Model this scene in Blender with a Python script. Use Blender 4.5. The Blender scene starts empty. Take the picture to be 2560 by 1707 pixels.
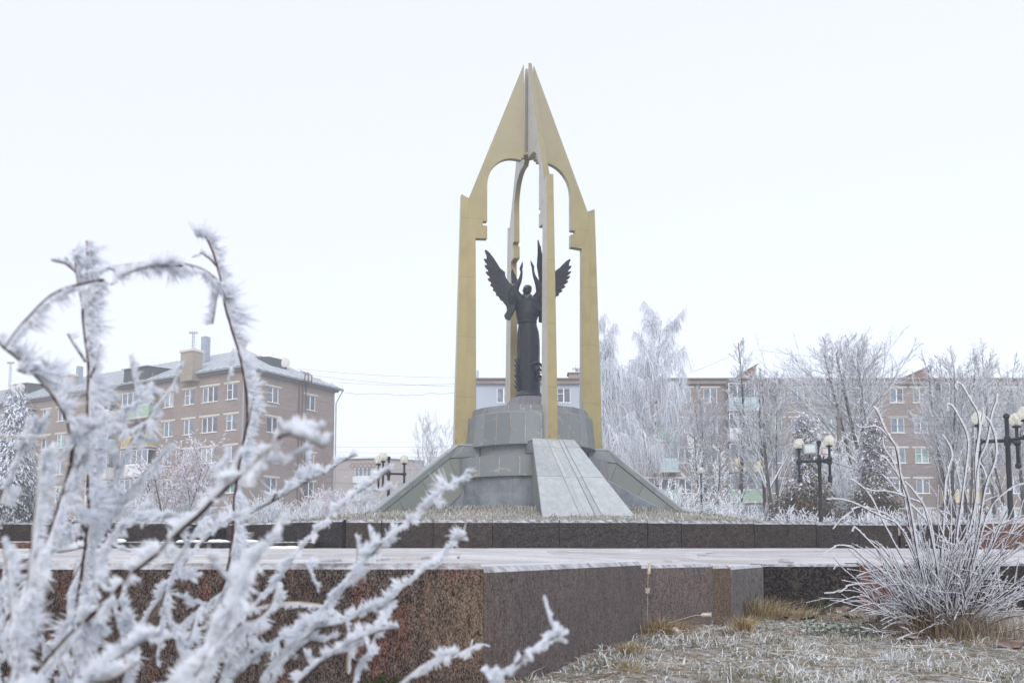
import bpy, math, random
import numpy as np
from mathutils import Vector, Matrix

# ------------------------------------------------------------------ camera, sky, sun, exposure
scn = bpy.context.scene
COL = scn.collection
EYE = 0.5
F = 2160.0                       # focal length in photograph pixels (2560 wide)
TILT = math.radians(4.5)
PP = 1385.0 - F * math.tan(TILT) # picture row of the optical axis (shifted lens, uprights stay upright)
CT, ST = math.cos(TILT), math.sin(TILT)
cam_d = bpy.data.cameras.new('camera')
cam = bpy.data.objects.new('camera', cam_d)
COL.objects.link(cam)
cam.location = (0, 0, EYE)
cam.rotation_euler = (math.radians(90) + TILT, 0, 0)
cam_d.sensor_width = 36.0
cam_d.lens = 36.0 * F / 2560.0
cam_d.shift_y = (PP - 853.5) / 2560.0
cam_d.clip_start = 0.05
cam_d.clip_end = 2000
cam_d.dof.use_dof = True
cam_d.dof.focus_distance = 10.0
cam_d.dof.aperture_fstop = 8.0
scn.camera = cam

world = bpy.data.worlds.new('World')
scn.world = world
world.use_nodes = True
wn = world.node_tree
wn.nodes.clear()
w_out = wn.nodes.new('ShaderNodeOutputWorld')
sky = wn.nodes.new('ShaderNodeTexSky')
sky.sky_type = 'NISHITA'
sky.sun_disc = False
sky.sun_elevation = math.radians(28)
sky.sun_rotation = math.radians(205)
bg_sky = wn.nodes.new('ShaderNodeBackground')
bg_sky.inputs['Strength'].default_value = 0.05
wn.links.new(sky.outputs['Color'], bg_sky.inputs['Color'])
bg_cloud = wn.nodes.new('ShaderNodeBackground')     # even overcast layer
bg_cloud.inputs['Color'].default_value = (0.90, 0.89, 0.95, 1)
bg_cloud.inputs['Strength'].default_value = 0.72
addw = wn.nodes.new('ShaderNodeAddShader')
wn.links.new(bg_sky.outputs[0], addw.inputs[0])
wn.links.new(bg_cloud.outputs[0], addw.inputs[1])
wn.links.new(addw.outputs[0], w_out.inputs['Surface'])

sun_d = bpy.data.lights.new('sun', 'SUN')
sun_d.energy = 1.5
sun_d.angle = math.radians(25)
sun_d.color = (1.0, 0.985, 0.96)
sun = bpy.data.objects.new('sun', sun_d)
COL.objects.link(sun)
sun.rotation_euler = (math.radians(60), 0, math.radians(8))

scn.view_settings.view_transform = 'Standard'
scn.view_settings.look = 'None'
scn.view_settings.exposure = 0.38
scn.view_settings.gamma = 1.0
scn.view_settings.use_curve_mapping = False
scn.cycles.use_denoising = True
scn.cycles.volume_bounces = 3
scn.cycles.max_bounces = 10
scn.cycles.diffuse_bounces = 7
scn.cycles.transparent_max_bounces = 24
HAZE = 0.0023

# ------------------------------------------------------------------ helpers
R = random.Random(7)
NR = np.random.default_rng(7)


def ray(px, py):
    u = (px - 1280.0) / F
    v = (PP - py) / F
    return np.array([u, CT - v * ST, ST + v * CT])


CAM0 = np.array([0, 0, EYE])


def at(px, py, Y):
    d = ray(px, py)
    return CAM0 + d * (Y / d[1])


def atz(px, py, Z):
    d = ray(px, py)
    return CAM0 + d * ((Z - EYE) / d[2])


def tag(o, label=None, cat=None, group=None, kind=None):
    if label: o['label'] = label
    if cat: o['category'] = cat
    if group: o['group'] = group
    if kind: o['kind'] = kind
    return o


def empty(name, loc=(0, 0, 0), rz=0.0, label=None, cat=None, group=None, kind=None):
    o = bpy.data.objects.new(name, None)
    COL.objects.link(o)
    o.location = loc
    o.rotation_euler = (0, 0, rz)
    o.empty_display_size = 0.2
    return tag(o, label, cat, group, kind)


def place(name, me, parent=None, loc=(0, 0, 0), rot=(0, 0, 0)):
    o = bpy.data.objects.new(name, me)
    COL.objects.link(o)
    o.location = loc
    o.rotation_euler = rot
    if parent is not None:
        o.parent = parent
    return o


class MB:
    def __init__(s):
        s.v = []; s.n = 0; s.loops = []; s.tot = []; s.t = []; s.m = []

    def add(s, V, faces, tint=0.5, mi=0):
        V = np.asarray(V, dtype=np.float64).reshape(-1, 3)
        if isinstance(faces, np.ndarray):
            s.loops.append((faces + s.n).ravel())
            s.tot.append(np.full(len(faces), faces.shape[1]))
            nf = len(faces)
        else:
            for f in faces:
                s.loops.append(np.asarray(f) + s.n)
            s.tot.append(np.array([len(f) for f in faces]))
            nf = len(faces)
        s.v.append(V)
        s.t.append(np.full(len(V), tint) if np.isscalar(tint) else np.asarray(tint))
        s.m.append(np.full(nf, mi))
        s.n += len(V)
        return s

    def mesh(s, name, mats, smooth=False):  # one mesh datablock
        me = bpy.data.meshes.new(name)
        V = np.concatenate(s.v); L = np.concatenate(s.loops).astype(np.int32); T = np.concatenate(s.tot).astype(np.int32)
        me.vertices.add(len(V)); me.vertices.foreach_set('co', V.astype(np.float32).ravel())
        me.loops.add(len(L)); me.loops.foreach_set('vertex_index', L)
        me.polygons.add(len(T))
        st = np.zeros(len(T), np.int32); st[1:] = np.cumsum(T)[:-1]
        me.polygons.foreach_set('loop_start', st)
        me.polygons.foreach_set('loop_total', T)
        mats = mats if isinstance(mats, (list, tuple)) else [mats]
        for m in mats: me.materials.append(m)
        if len(mats) > 1:
            me.polygons.foreach_set('material_index', np.concatenate(s.m).astype(np.int32))
        a = me.attributes.new('tint', 'FLOAT', 'POINT')
        a.data.foreach_set('value', np.concatenate(s.t).astype(np.float32))
        me.polygons.foreach_set('use_smooth', np.full(len(T), bool(smooth)))
        me.update(calc_edges=True)
        return me

    def build(s, name, mats, parent=None, loc=(0, 0, 0), rot=(0, 0, 0), smooth=False):
        return place(name, s.mesh(name, mats, smooth), parent, loc, rot)

    # ---- shapes
    def conv(s, V, faces, tint=0.5, mi=0):
        V = np.asarray(V, float); c = V.mean(0); out = []
        for f in faces:
            f = list(f)
            a = V[f]; n = np.zeros(3)
            for i in range(len(f)):
                n += np.cross(a[i] - a[0], a[(i + 1) % len(f)] - a[0])
            if np.dot(n, a.mean(0) - c) < 0: f = f[::-1]
            out.append(f)
        return s.add(V, out, tint, mi)

    def box(s, c, size, M=None, tint=0.5, mi=0):
        h = np.asarray(size, float) / 2
        V = np.array([[x, y, z] for x in (-1, 1) for y in (-1, 1) for z in (-1, 1)], float) * h
        if M is not None: V = V @ np.asarray(M).T
        V = V + np.asarray(c, float)
        return s.conv(V, [(0, 1, 3, 2), (4, 5, 7, 6), (0, 1, 5, 4), (2, 3, 7, 6), (0, 2, 6, 4), (1, 3, 7, 5)], tint, mi)

    def bbox(s, c, size, b, M=None, tint=0.5, mi=0):
        h = np.asarray(size, float) / 2
        V = []; idx = {}
        for sx in (-1, 1):
            for sy in (-1, 1):
                for sz in (-1, 1):
                    for ax in range(3):
                        p = np.array([sx, sy, sz]) * (h - b)
                        p[ax] = (sx, sy, sz)[ax] * h[ax]
                        idx[(sx, sy, sz, ax)] = len(V); V.append(p)
        fs = []
        for ax in range(3):
            o = [a for a in range(3) if a != ax]
            for sg in (-1, 1):
                f = []
                for (p, q) in ((-1, -1), (1, -1), (1, 1), (-1, 1)):
                    k = [0, 0, 0]; k[ax] = sg; k[o[0]] = p; k[o[1]] = q
                    f.append(idx[(*k, ax)])
                fs.append(f)
        for ax in range(3):
            o = [a for a in range(3) if a != ax]
            for p in (-1, 1):
                for q in (-1, 1):
                    k0 = [0, 0, 0]; k0[ax] = -1; k0[o[0]] = p; k0[o[1]] = q
                    k1 = list(k0); k1[ax] = 1
                    fs.append([idx[(*k0, o[0])], idx[(*k1, o[0])], idx[(*k1, o[1])], idx[(*k0, o[1])]])
        for sx in (-1, 1):
            for sy in (-1, 1):
                for sz in (-1, 1):
                    fs.append([idx[(sx, sy, sz, a)] for a in range(3)])
        V = np.array(V)
        if M is not None: V = V @ np.asarray(M).T
        return s.conv(V + np.asarray(c, float), fs, tint, mi)

    def hexa(s, P, tint=0.5, mi=0):
        """8 points: 4 of the bottom ring, 4 of the top ring in the same order"""
        return s.conv(P, [(0, 1, 2, 3), (4, 5, 6, 7), (0, 1, 5, 4), (1, 2, 6, 5), (2, 3, 7, 6), (3, 0, 4, 7)], tint, mi)

    def tubes(s, P0, P1, r0, r1, n=4, tint=0.5, mi=0):
        P0 = np.asarray(P0, float); P1 = np.asarray(P1, float)
        if len(P0) == 0: return s
        k = len(P0)
        d = P1 - P0; L = np.linalg.norm(d, axis=1, keepdims=True); d = d / np.maximum(L, 1e-9)
        ref = np.where(np.abs(d[:, 2:3]) > 0.9, np.array([[1., 0, 0]]), np.array([[0, 0, 1.]]))
        a = np.cross(d, ref); a /= np.linalg.norm(a, axis=1, keepdims=True)
        b = np.cross(d, a)
        th = np.arange(n) * 2 * math.pi / n
        ring = a[:, None, :] * np.cos(th)[None, :, None] + b[:, None, :] * np.sin(th)[None, :, None]
        r0 = np.broadcast_to(np.asarray(r0, float), (k,)); r1 = np.broadcast_to(np.asarray(r1, float), (k,))
        V = np.concatenate([P0[:, None, :] + ring * r0[:, None, None], P1[:, None, :] + ring * r1[:, None, None]], axis=1)
        base = (np.arange(k) * 2 * n)[:, None]
        i = np.arange(n); j = (i + 1) % n
        f = np.stack([i, i + n, j + n, j], axis=1)
        fc = (base[:, None, :] + f[None, :, :]).reshape(-1, 4)
        tt = tint if np.isscalar(tint) else np.repeat(np.asarray(tint), 2 * n)
        return s.add(V.reshape(-1, 3), fc, tt, mi)

    def path(s, pts, rad, n=8, cap=True, tint=0.5, mi=0):
        pts = np.asarray(pts, float); k = len(pts)
        rad = np.broadcast_to(np.asarray(rad, float), (k,))
        t = np.gradient(pts, axis=0); t /= np.maximum(np.linalg.norm(t, axis=1, keepdims=True), 1e-9)
        ref = np.array([0, 0, 1.]) if abs(t[0][2]) < 0.9 else np.array([1., 0, 0])
        a = np.cross(t[0], ref); a /= np.linalg.norm(a)
        th = np.arange(n) * 2 * math.pi / n
        V = []
        for i in range(k):
            a = a - t[i] * np.dot(a, t[i]); a /= max(np.linalg.norm(a), 1e-9)
            b = np.cross(t[i], a)
            V.append(pts[i] + rad[i] * (np.cos(th)[:, None] * a + np.sin(th)[:, None] * b))
        V = np.concatenate(V)
        i = np.arange(n); j = (i + 1) % n
        fs = [np.stack([i + q * n, j + q * n, j + (q + 1) * n, i + (q + 1) * n], 1) for q in range(k - 1)]
        faces = [list(x) for x in np.concatenate(fs)]
        if cap: faces += [list(range(n))[::-1], list(range((k - 1) * n, k * n))]
        return s.add(V, faces, tint, mi)

    def lathe(s, prof, n=24, c=(0, 0, 0), a0=0.0, a1=2 * math.pi, sx=1.0, sy=1.0, tint=0.5, mi=0, cap=True):
        full = abs(a1 - a0 - 2 * math.pi) < 1e-6
        m = n if full else n + 1
        th = a0 + (a1 - a0) * np.arange(m) / n
        V = []
        for (r, z) in prof:
            V.append(np.stack([np.cos(th) * r * sx, np.sin(th) * r * sy, np.full(m, z)], 1))
        V = np.concatenate(V) + np.asarray(c, float)
        fs = []
        for q in range(len(prof) - 1):
            for i in range(n):
                j = (i + 1) % m
                fs.append([q * m + i, q * m + j, (q + 1) * m + j, (q + 1) * m + i])
        if full and cap:
            fs.append(list(range(m))[::-1]); fs.append(list(range((len(prof) - 1) * m, len(prof) * m)))
        return s.add(V, fs, tint, mi)

    def sphere(s, c, r, n=16, tint=0.5, mi=0, sc=(1, 1, 1)):
        k = n // 2
        prof = [(math.sin(math.pi * i / k), -math.cos(math.pi * i / k)) for i in range(k + 1)]
        prof[0] = (1e-4, -1); prof[-1] = (1e-4, 1)
        t = MB().lathe(prof, n)
        V = np.concatenate(t.v) * np.array(sc) * r + np.asarray(c, float)
        fs = []
        off = 0
        L = np.concatenate(t.loops); T = np.concatenate(t.tot)
        for q in T:
            fs.append(L[off:off + q]); off += q
        return s.add(V, fs, tint, mi)

    def prism(s, poly, f0, f1, tint=0.5, mi=0):
        """poly: list of 2-D points; f0, f1 map a point to 3-D for either side"""
        n = len(poly)
        V = [f0(p) for p in poly] + [f1(p) for p in poly]
        fs = [list(range(n))[::-1], list(range(n, 2 * n))]
        for i in range(n):
            j = (i + 1) % n
            fs.append([i, j, n + j, n + i])
        return s.add(V, fs, tint, mi)


def fix_normals(o):
    import bmesh
    bm = bmesh.new(); bm.from_mesh(o.data)
    bmesh.ops.recalc_face_normals(bm, faces=bm.faces)
    bm.to_mesh(o.data); bm.free()
    return o


def bevel(o, w, seg=1, ang=40):
    m = o.modifiers.new('bevel', 'BEVEL'); m.width = w; m.segments = seg
    m.limit_method = 'ANGLE'; m.angle_limit = math.radians(ang)
    return o


# ------------------------------------------------------------------ materials
class NT:
    def __init__(s, name):
        s.m = bpy.data.materials.new(name); s.m.use_nodes = True
        s.t = s.m.node_tree; s.b = s.t.nodes['Principled BSDF']
        s.out = s.t.nodes['Material Output']

    def n(s, typ, **kw):
        x = s.t.nodes.new(typ)
        for k, v in kw.items():
            if k.startswith('i_'):
                key = k[2:]
                key = int(key) if key.isdigit() else key.replace('_', ' ')
                x.inputs[key].default_value = v
            else: setattr(x, k, v)
        return x

    def l(s, a, b): s.t.links.new(a, b)

    def coord(s, scale=(1, 1, 1), kind='Object', rand=True):
        tc = s.n('ShaderNodeTexCoord'); mp = s.n('ShaderNodeMapping')
        mp.inputs['Scale'].default_value = scale
        s.l(tc.outputs[kind], mp.inputs['Vector'])
        if rand:
            oi = s.n('ShaderNodeObjectInfo')
            mu = s.n('ShaderNodeMath', operation='MULTIPLY', i_1=57.0)
            s.l(oi.outputs['Random'], mu.inputs[0])
            cb = s.n('ShaderNodeCombineXYZ')
            for i in range(3): s.l(mu.outputs[0], cb.inputs[i])
            s.l(cb.outputs[0], mp.inputs['Location'])
        return mp.outputs['Vector']

    def noise(s, vec, scale, detail=4, rough=0.6, dist=0.0):
        x = s.n('ShaderNodeTexNoise'); x.inputs['Scale'].default_value = scale
        x.inputs['Detail'].default_value = detail; x.inputs['Roughness'].default_value = rough
        x.inputs['Distortion'].default_value = dist
        s.l(vec, x.inputs['Vector'])
        return x.outputs['Fac']

    def ramp(s, fac, stops, interp='LINEAR'):
        x = s.n('ShaderNodeValToRGB'); cr = x.color_ramp; cr.interpolation = interp
        while len(cr.elements) < len(stops): cr.elements.new(0.5)
        for e, (p, c) in zip(cr.elements, stops):
            e.position = p; e.color = (*c, 1) if len(c) == 3 else c
        s.l(fac, x.inputs['Fac'])
        return x.outputs['Color']

    def sm(s, fac, a, b):
        x = s.n('ShaderNodeMapRange', interpolation_type='SMOOTHSTEP')
        x.inputs['From Min'].default_value = a; x.inputs['From Max'].default_value = b
        s.l(fac, x.inputs['Value'])
        return x.outputs['Result']

    def mix(s, fac, a, b, mode='MIX'):
        x = s.n('ShaderNodeMix', data_type='RGBA', blend_type=mode)
        for sock, v in ((x.inputs[0], fac), (x.inputs[6], a), (x.inputs[7], b)):
            if hasattr(v, 'is_linked') or hasattr(v, 'links'): s.l(v, sock)
            elif isinstance(v, (int, float)): sock.default_value = v
            else: sock.default_value = (*v, 1)
        return x.outputs[2]

    def math(s, op, a, b=0.5, c=None):
        x = s.n('ShaderNodeMath', operation=op)
        for i, v in enumerate((a, b, c)):
            if v is None: continue
            if isinstance(v, (int, float)): x.inputs[i].default_value = v
            else: s.l(v, x.inputs[i])
        return x.outputs[0]

    def rnd(s): return s.n('ShaderNodeObjectInfo').outputs['Random']

    def tint(s): return s.n('ShaderNodeAttribute', attribute_name='tint').outputs['Fac']

    def facing(s, d):
        g = s.n('ShaderNodeNewGeometry')
        x = s.n('ShaderNodeVectorMath', operation='DOT_PRODUCT')
        v = Vector(d).normalized()
        s.l(g.outputs['Normal'], x.inputs[0]); x.inputs[1].default_value = v
        return x.outputs['Value']

    def bump(s, h, strength=0.3, dist=0.01):
        x = s.n('ShaderNodeBump'); x.inputs['Strength'].default_value = strength
        x.inputs['Distance'].default_value = dist
        s.l(h, x.inputs['Height']); s.l(x.outputs['Normal'], s.b.inputs['Normal'])

    def done(s, col=None, rough=0.7, metal=0.0, spec=0.5):
        if col is not None:
            if isinstance(col, tuple): s.b.inputs['Base Color'].default_value = (*col, 1)
            else: s.l(col, s.b.inputs['Base Color'])
        if isinstance(rough, (int, float)): s.b.inputs['Roughness'].default_value = rough
        else: s.l(rough, s.b.inputs['Roughness'])
        s.b.inputs['Metallic'].default_value = metal
        s.b.inputs['Specular IOR Level'].default_value = spec
        return s.m


FROST = (0.84, 0.88, 0.95)


def frosted(nt, col, up=0.45, lo=0.75, nscale=8.0, direction=(0, 0, 1), amount=0.8):
    """hoar settled on the faces turned to `direction`, broken up by noise"""
    f = nt.facing(direction)
    g = nt.n('ShaderNodeTexCoord')
    nz = nt.noise(g.outputs['Object'], nscale, 4, 0.65)
    a = nt.math('ADD', f, nt.math('MULTIPLY', nt.math('SUBTRACT', nz, 0.5), 0.9))
    k = nt.math('MULTIPLY', nt.sm(a, up, lo), amount)
    return nt.mix(k, col, FROST)


def m_plain(name, col, rough=0.7, metal=0.0, var=0.12, scale=6.0, spec=0.4):
    t = NT(name); v = t.coord()
    nz = t.noise(v, scale)
    a = tuple(max(0, c * (1 - var)) for c in col); b = tuple(min(1, c * (1 + var)) for c in col)
    return t.done(t.ramp(nz, [(0.3, a), (0.7, b)]), rough, metal, spec)


def m_granite(name, dark, mid, light, streak=1.0, frost_up=True, rough=0.55, grain=90, bumpk=0.15, tan_at=None, red=0.0):
    t = NT(name)
    v = t.coord((1, 1, 1.0 / streak))
    n2 = t.noise(v, grain * 0.10, 6, 0.75, 0.4); n3 = t.noise(v, 2.5, 4, 0.6)
    vo = t.n('ShaderNodeTexVoronoi'); vo.inputs['Scale'].default_value = grain; vo.inputs['Randomness'].default_value = 1.0
    t.l(v, vo.inputs['Vector'])
    sp = t.n('ShaderNodeSeparateColor'); t.l(vo.outputs['Color'], sp.inputs[0])
    k = t.math('ADD', t.math('MULTIPLY', sp.outputs[0], 0.45), t.math('MULTIPLY', n2, 0.6))
    bl = tuple(x * 0.35 for x in dark)
    c = t.ramp(k, [(0.2, bl), (0.36, dark), (0.5, mid), (0.68, tuple((a + b) / 2 for a, b in zip(mid, light))), (0.82, light)])
    c = t.mix(t.math('MULTIPLY', t.sm(n3, 0.45, 0.75), 0.4), c, tuple(x * 0.55 for x in mid))
    if red:
        n4 = t.noise(t.coord((1, 1, 0.25)), 11.0, 5, 0.7)
        c = t.mix(t.math('MULTIPLY', t.sm(n4, 0.5, 0.68), red), c, t.mix(1.0, c, (1.4, 0.88, 0.80), 'MULTIPLY'))
    if tan_at is not None:  # blends in a tan tone around the given point
        g = t.n('ShaderNodeNewGeometry'); dv = t.n('ShaderNodeVectorMath', operation='DISTANCE')
        t.l(g.outputs['Position'], dv.inputs[0]); dv.inputs[1].default_value = tan_at[0]
        kk = t.math('MULTIPLY', t.sm(t.math('ADD', dv.outputs['Value'], t.math('MULTIPLY', n3, .25)), tan_at[1] + .28, tan_at[1] - .1), 0.38)
        c = t.mix(kk, c, t.ramp(k, [(0.25, (0.03, 0.024, 0.02)), (0.45, (0.13, 0.088, 0.055)), (0.8, (0.30, 0.22, 0.15))]))
    # every block its own shade
    r = t.rnd()
    hs = t.n('ShaderNodeHueSaturation')
    t.l(c, hs.inputs['Color']); t.l(t.math('MULTIPLY_ADD', r, 0.35, 0.82), hs.inputs['Value'])
    t.l(t.math('MULTIPLY_ADD', r, 0.3, 0.75), hs.inputs['Saturation'])
    c = hs.outputs['Color']
    if frost_up: c = frosted(t, c, 0.36, 0.9, 14, (0, 0.12, 1), 0.6)
    t.bump(n2, bumpk, 0.01)
    return t.done(c, rough, 0, 0.14)


def m_stone(name, base, warm, vein=True, frost=0.35, rough=0.75):
    t = NT(name); v = t.coord()
    n1 = t.noise(v, 45, 4, 0.7); n2 = t.noise(v, 2.2, 5, 0.65, 0.6); n3 = t.noise(v, 9, 4, 0.6)
    d = tuple(x * 0.72 for x in base); li = tuple(min(1, x * 1.25) for x in base)
    c = t.ramp(n1, [(0.32, d), (0.52, base), (0.7, li)])
    c = t.mix(t.math('MULTIPLY', t.sm(n2, 0.42, 0.68), 0.6), c, warm)
    if vein:
        w = t.n('ShaderNodeTexWave', wave_type='BANDS', bands_direction='DIAGONAL')
        w.inputs['Scale'].default_value = 0.9; w.inputs['Distortion'].default_value = 2.5
        w.inputs['Detail'].default_value = 3; w.inputs['Detail Scale'].default_value = 1.5
        t.l(v, w.inputs['Vector'])
        k = t.math('MULTIPLY', t.sm(w.outputs['Fac'], 0.975, 0.99), t.sm(n2, 0.45, 0.6))
        c = t.mix(t.math('MULTIPLY', k, 0.5), c, (0.36, 0.36, 0.32))
    r = t.rnd(); hs = t.n('ShaderNodeHueSaturation')
    t.l(c, hs.inputs['Color']); t.l(t.math('MULTIPLY_ADD', r, 0.28, 0.86), hs.inputs['Value'])
    c = frosted(t, hs.outputs['Color'], 0.5, 1.15, 5, (0, 0.1, 1), frost)
    t.bump(n1, 0.12, 0.006)
    return t.done(c, rough)


def m_brick(name, a, b, mortar, sc=1.0):
    t = NT(name)
    v = t.coord((1, 1, 1), rand=False)
    sp = t.n('ShaderNodeSeparateXYZ'); t.l(v, sp.inputs[0])
    cb = t.n('ShaderNodeCombineXYZ')
    t.l(t.math('ADD', sp.outputs[0], sp.outputs[1]), cb.inputs[0]); t.l(sp.outputs[2], cb.inputs[1])
    br = t.n('ShaderNodeTexBrick')
    br.inputs['Color1'].default_value = (*a, 1); br.inputs['Color2'].default_value = (*b, 1)
    br.inputs['Mortar'].default_value = (*mortar, 1)
    br.inputs['Scale'].default_value = 1.0
    br.inputs['Brick Width'].default_value = 0.26 * sc; br.inputs['Row Height'].default_value = 0.088 * sc
    br.inputs['Mortar Size'].default_value = 0.008; br.inputs['Bias'].default_value = -0.1
    br.inputs['Mortar Smooth'].default_value = 0.2
    t.l(cb.outputs[0], br.inputs['Vector'])
    n1 = t.noise(v, 0.35, 5, 0.6); n2 = t.noise(v, 3.0, 4, 0.7)
    c = t.mix(t.math('MULTIPLY', t.sm(n1, 0.4, 0.75), 0.4), br.outputs['Color'], tuple(x * 0.7 for x in a))
    c = t.mix(t.math('MULTIPLY', t.sm(n2, 0.5, 0.8), 0.3), c, tuple(min(1, x * 1.4) for x in b))
    # darker courses here and there
    w = t.noise(t.coord((0.25, 0.25, 11), rand=False), 1.0, 2, 0.5)
    c = t.mix(t.math('MULTIPLY', t.sm(w, 0.55, 0.7), 0.5), c, tuple(x * 0.5 for x in a))
    t.bump(br.outputs['Fac'], 0.25, -0.01)
    return t.done(c, 0.9, 0, 0.2)


# gilded paint of the pylons
t = NT('gilded_paint'); v = t.coord()
n1 = t.noise(v, 1.1, 6, 0.65); n2 = t.noise(v, 60, 3, 0.7); n3 = t.noise(t.coord((3, 3, 0.25)), 3.0, 4, 0.6)
c = t.ramp(n1, [(0.3, (0.235, 0.195, 0.09)), (0.55, (0.29, 0.245, 0.118)), (0.75, (0.26, 0.225, 0.115))])
c = t.mix(t.math('MULTIPLY', t.sm(n2, 0.45, 0.7), 0.3), c, (0.32, 0.285, 0.17))
c = t.mix(t.math('MULTIPLY', t.sm(n3, 0.6, 0.8), 0.35), c, (0.25, 0.18, 0.07))
sp = t.n('ShaderNodeSeparateXYZ'); t.l(t.n('ShaderNodeTexCoord').outputs['Object'], sp.inputs[0])
rust = t.math('MULTIPLY', t.sm(sp.outputs[2], 1.2, 0.0), t.sm(t.noise(v, 5, 5, 0.7), 0.5, 0.68))
c = t.mix(t.math('MULTIPLY', rust, 0.8), c, (0.22, 0.10, 0.03))
se = t.math('FRACT', t.math('MULTIPLY_ADD', sp.outputs[2], 0.46, 0.18))
c = t.mix(t.math('MULTIPLY', t.math('LESS_THAN', se, 0.011), 0.45), c, (0.13, 0.10, 0.06))
c = t.mix(t.math('MULTIPLY', t.sm(sp.outputs[2], 6.5, 14.0), 0.6), c, (0.26, 0.25, 0.20))   # thin hoar up high
c = frosted(t, c, 0.35, 1.0, 3, (-0.9, 0.1, 0.15), 0.42)
t.bump(n2, 0.1, 0.004)
M_GOLD = t.done(c, 0.5, 0.25, 0.4)

# bronze
t = NT('dark_bronze'); v = t.coord()
n1 = t.noise(v, 5, 6, 0.7); n2 = t.noise(v, 40, 4, 0.7)
c = t.ramp(n1, [(0.3, (0.004, 0.006, 0.012)), (0.6, (0.010, 0.014, 0.024)), (0.8, (0.026, 0.034, 0.052))])
c = frosted(t, c, 0.5, 1.2, 9, (-0.15, -0.1, 1), 0.35)
t.bump(n2, 0.5, 0.012)
M_BRONZE = t.done(c, 0.45, 0.0, 0.22)

M_GRAN = m_granite('dark_granite', (0.009, 0.008, 0.008), (0.034, 0.027, 0.025), (0.09, 0.065, 0.055), 1.0, True, 0.5, 75)
M_GRAN_BLACK = m_granite('black_granite', (0.005, 0.005, 0.007), (0.020, 0.019, 0.022), (0.085, 0.065, 0.055), 1.0, True, 0.4, 70)
M_GRAN_RED = m_granite('reddish_granite', (0.02, 0.014, 0.012), (0.13, 0.06, 0.045), (0.22, 0.12, 0.09), 1.0, True, 0.5, 70)
M_WALL_RED = m_granite('streaked_brown_granite', (0.010, 0.009, 0.010), (0.045, 0.036, 0.034), (0.165, 0.13, 0.118), 2.6, True, 0.6, 400, 0.2, red=0.9, tan_at=((-0.10, 3.1, 0.25), 0.20))
M_WALL_TAN = m_granite('streaked_tan_granite', (0.03, 0.024, 0.02), (0.13, 0.092, 0.066), (0.27, 0.205, 0.15), 2.6, True, 0.6, 400, 0.2, red=0.2)
M_WALL_PUR = m_granite('streaked_purple_granite', (0.035, 0.029, 0.03), (0.145, 0.118, 0.114), (0.28, 0.232, 0.225), 2.6, True, 0.6, 400, 0.2, red=0.35, tan_at=((-0.10, 3.1, 0.25), 0.20))
M_WALL_GREY = m_granite('grey_granite', (0.09, 0.085, 0.085), (0.17, 0.155, 0.15), (0.26, 0.24, 0.23), 1.6, True, 0.6, 70)
M_CLAD = m_stone('grey_cladding_stone', (0.165, 0.185, 0.20), (0.185, 0.19, 0.18))
M_CLADG = m_stone('greenish_cladding_stone', (0.165, 0.185, 0.175), (0.18, 0.185, 0.16), False, 0.25)
M_RAMP = m_stone('pale_ramp_stone', (0.30, 0.335, 0.35), (0.37, 0.375, 0.36), False, 0.30)
M_CONE = m_stone('mauve_plinth_stone', (0.155, 0.147, 0.165), (0.165, 0.14, 0.145), False, 0.4)
# weathered concrete
t = NT('blue_grey_concrete'); v = t.coord(rand=False)
n1 = t.noise(v, 1.4, 6, 0.7, 0.5); n2 = t.noise(v, 25, 5, 0.7); n3 = t.noise(t.coord((6, 6, 0.5), rand=False), 1.5, 4, 0.6)
c = t.ramp(n1, [(0.3, (0.10, 0.12, 0.15)), (0.55, (0.19, 0.21, 0.24)), (0.75, (0.27, 0.29, 0.31))])
c = t.mix(t.math('MULTIPLY', t.sm(n3, 0.52, 0.75), 0.5), c, (0.08, 0.09, 0.11))
c = frosted(t, c, 0.4, 1.0, 6, (0, 0, 1), 0.5)
h = t.math('ADD', n1, t.math('MULTIPLY', n2, 0.3)); t.bump(h, 0.6, 0.05)
M_CONC = t.done(c, 0.9)
M_DARKCONC = m_plain('grey_concrete', (0.2, 0.21, 0.22), 0.9)
M_JOINT = m_plain('joint_mortar', (0.38, 0.35, 0.30), 0.95, var=0.6, scale=9)

# frost itself
t = NT('hoar_frost'); v = t.coord()
tn = t.tint()
c = t.ramp(tn, [(0.0, (0.90, 0.93, 0.98)), (1.0, (0.97, 0.98, 1.0))])
t.b.inputs['Subsurface Weight'].default_value = 0.0
M_FROST = t.done(c, 0.85, 0, 0.3)
tr = t.n('ShaderNodeBsdfTranslucent'); t.l(c, tr.inputs['Color'])
ms = t.n('ShaderNodeMixShader'); ms.inputs[0].default_value = 0.6
t.l(t.b.outputs[0], ms.inputs[1]); t.l(tr.outputs[0], ms.inputs[2]); tp = t.n('ShaderNodeBsdfTransparent'); m2 = t.n('ShaderNodeMixShader'); m2.inputs[0].default_value = 0.25
t.l(ms.outputs[0], m2.inputs[1]); t.l(tp.outputs[0], m2.inputs[2]); t.l(m2.outputs[0], t.out.inputs['Surface'])

def m_bark(name, col, fdir=(-0.35, -0.2, 0.8), lo=0.15, hi=0.75, amount=0.85, nscale=3.0):
    t = NT(name); v = t.coord()
    n = t.noise(v, 12, 4, 0.7)
    c = t.ramp(n, [(0.3, tuple(x * 0.6 for x in col)), (0.7, tuple(min(1, x * 1.3) for x in col))])
    c = frosted(t, c, lo, hi, nscale, fdir, amount)
    return t.done(c, 0.9, 0, 0.2)

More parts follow.
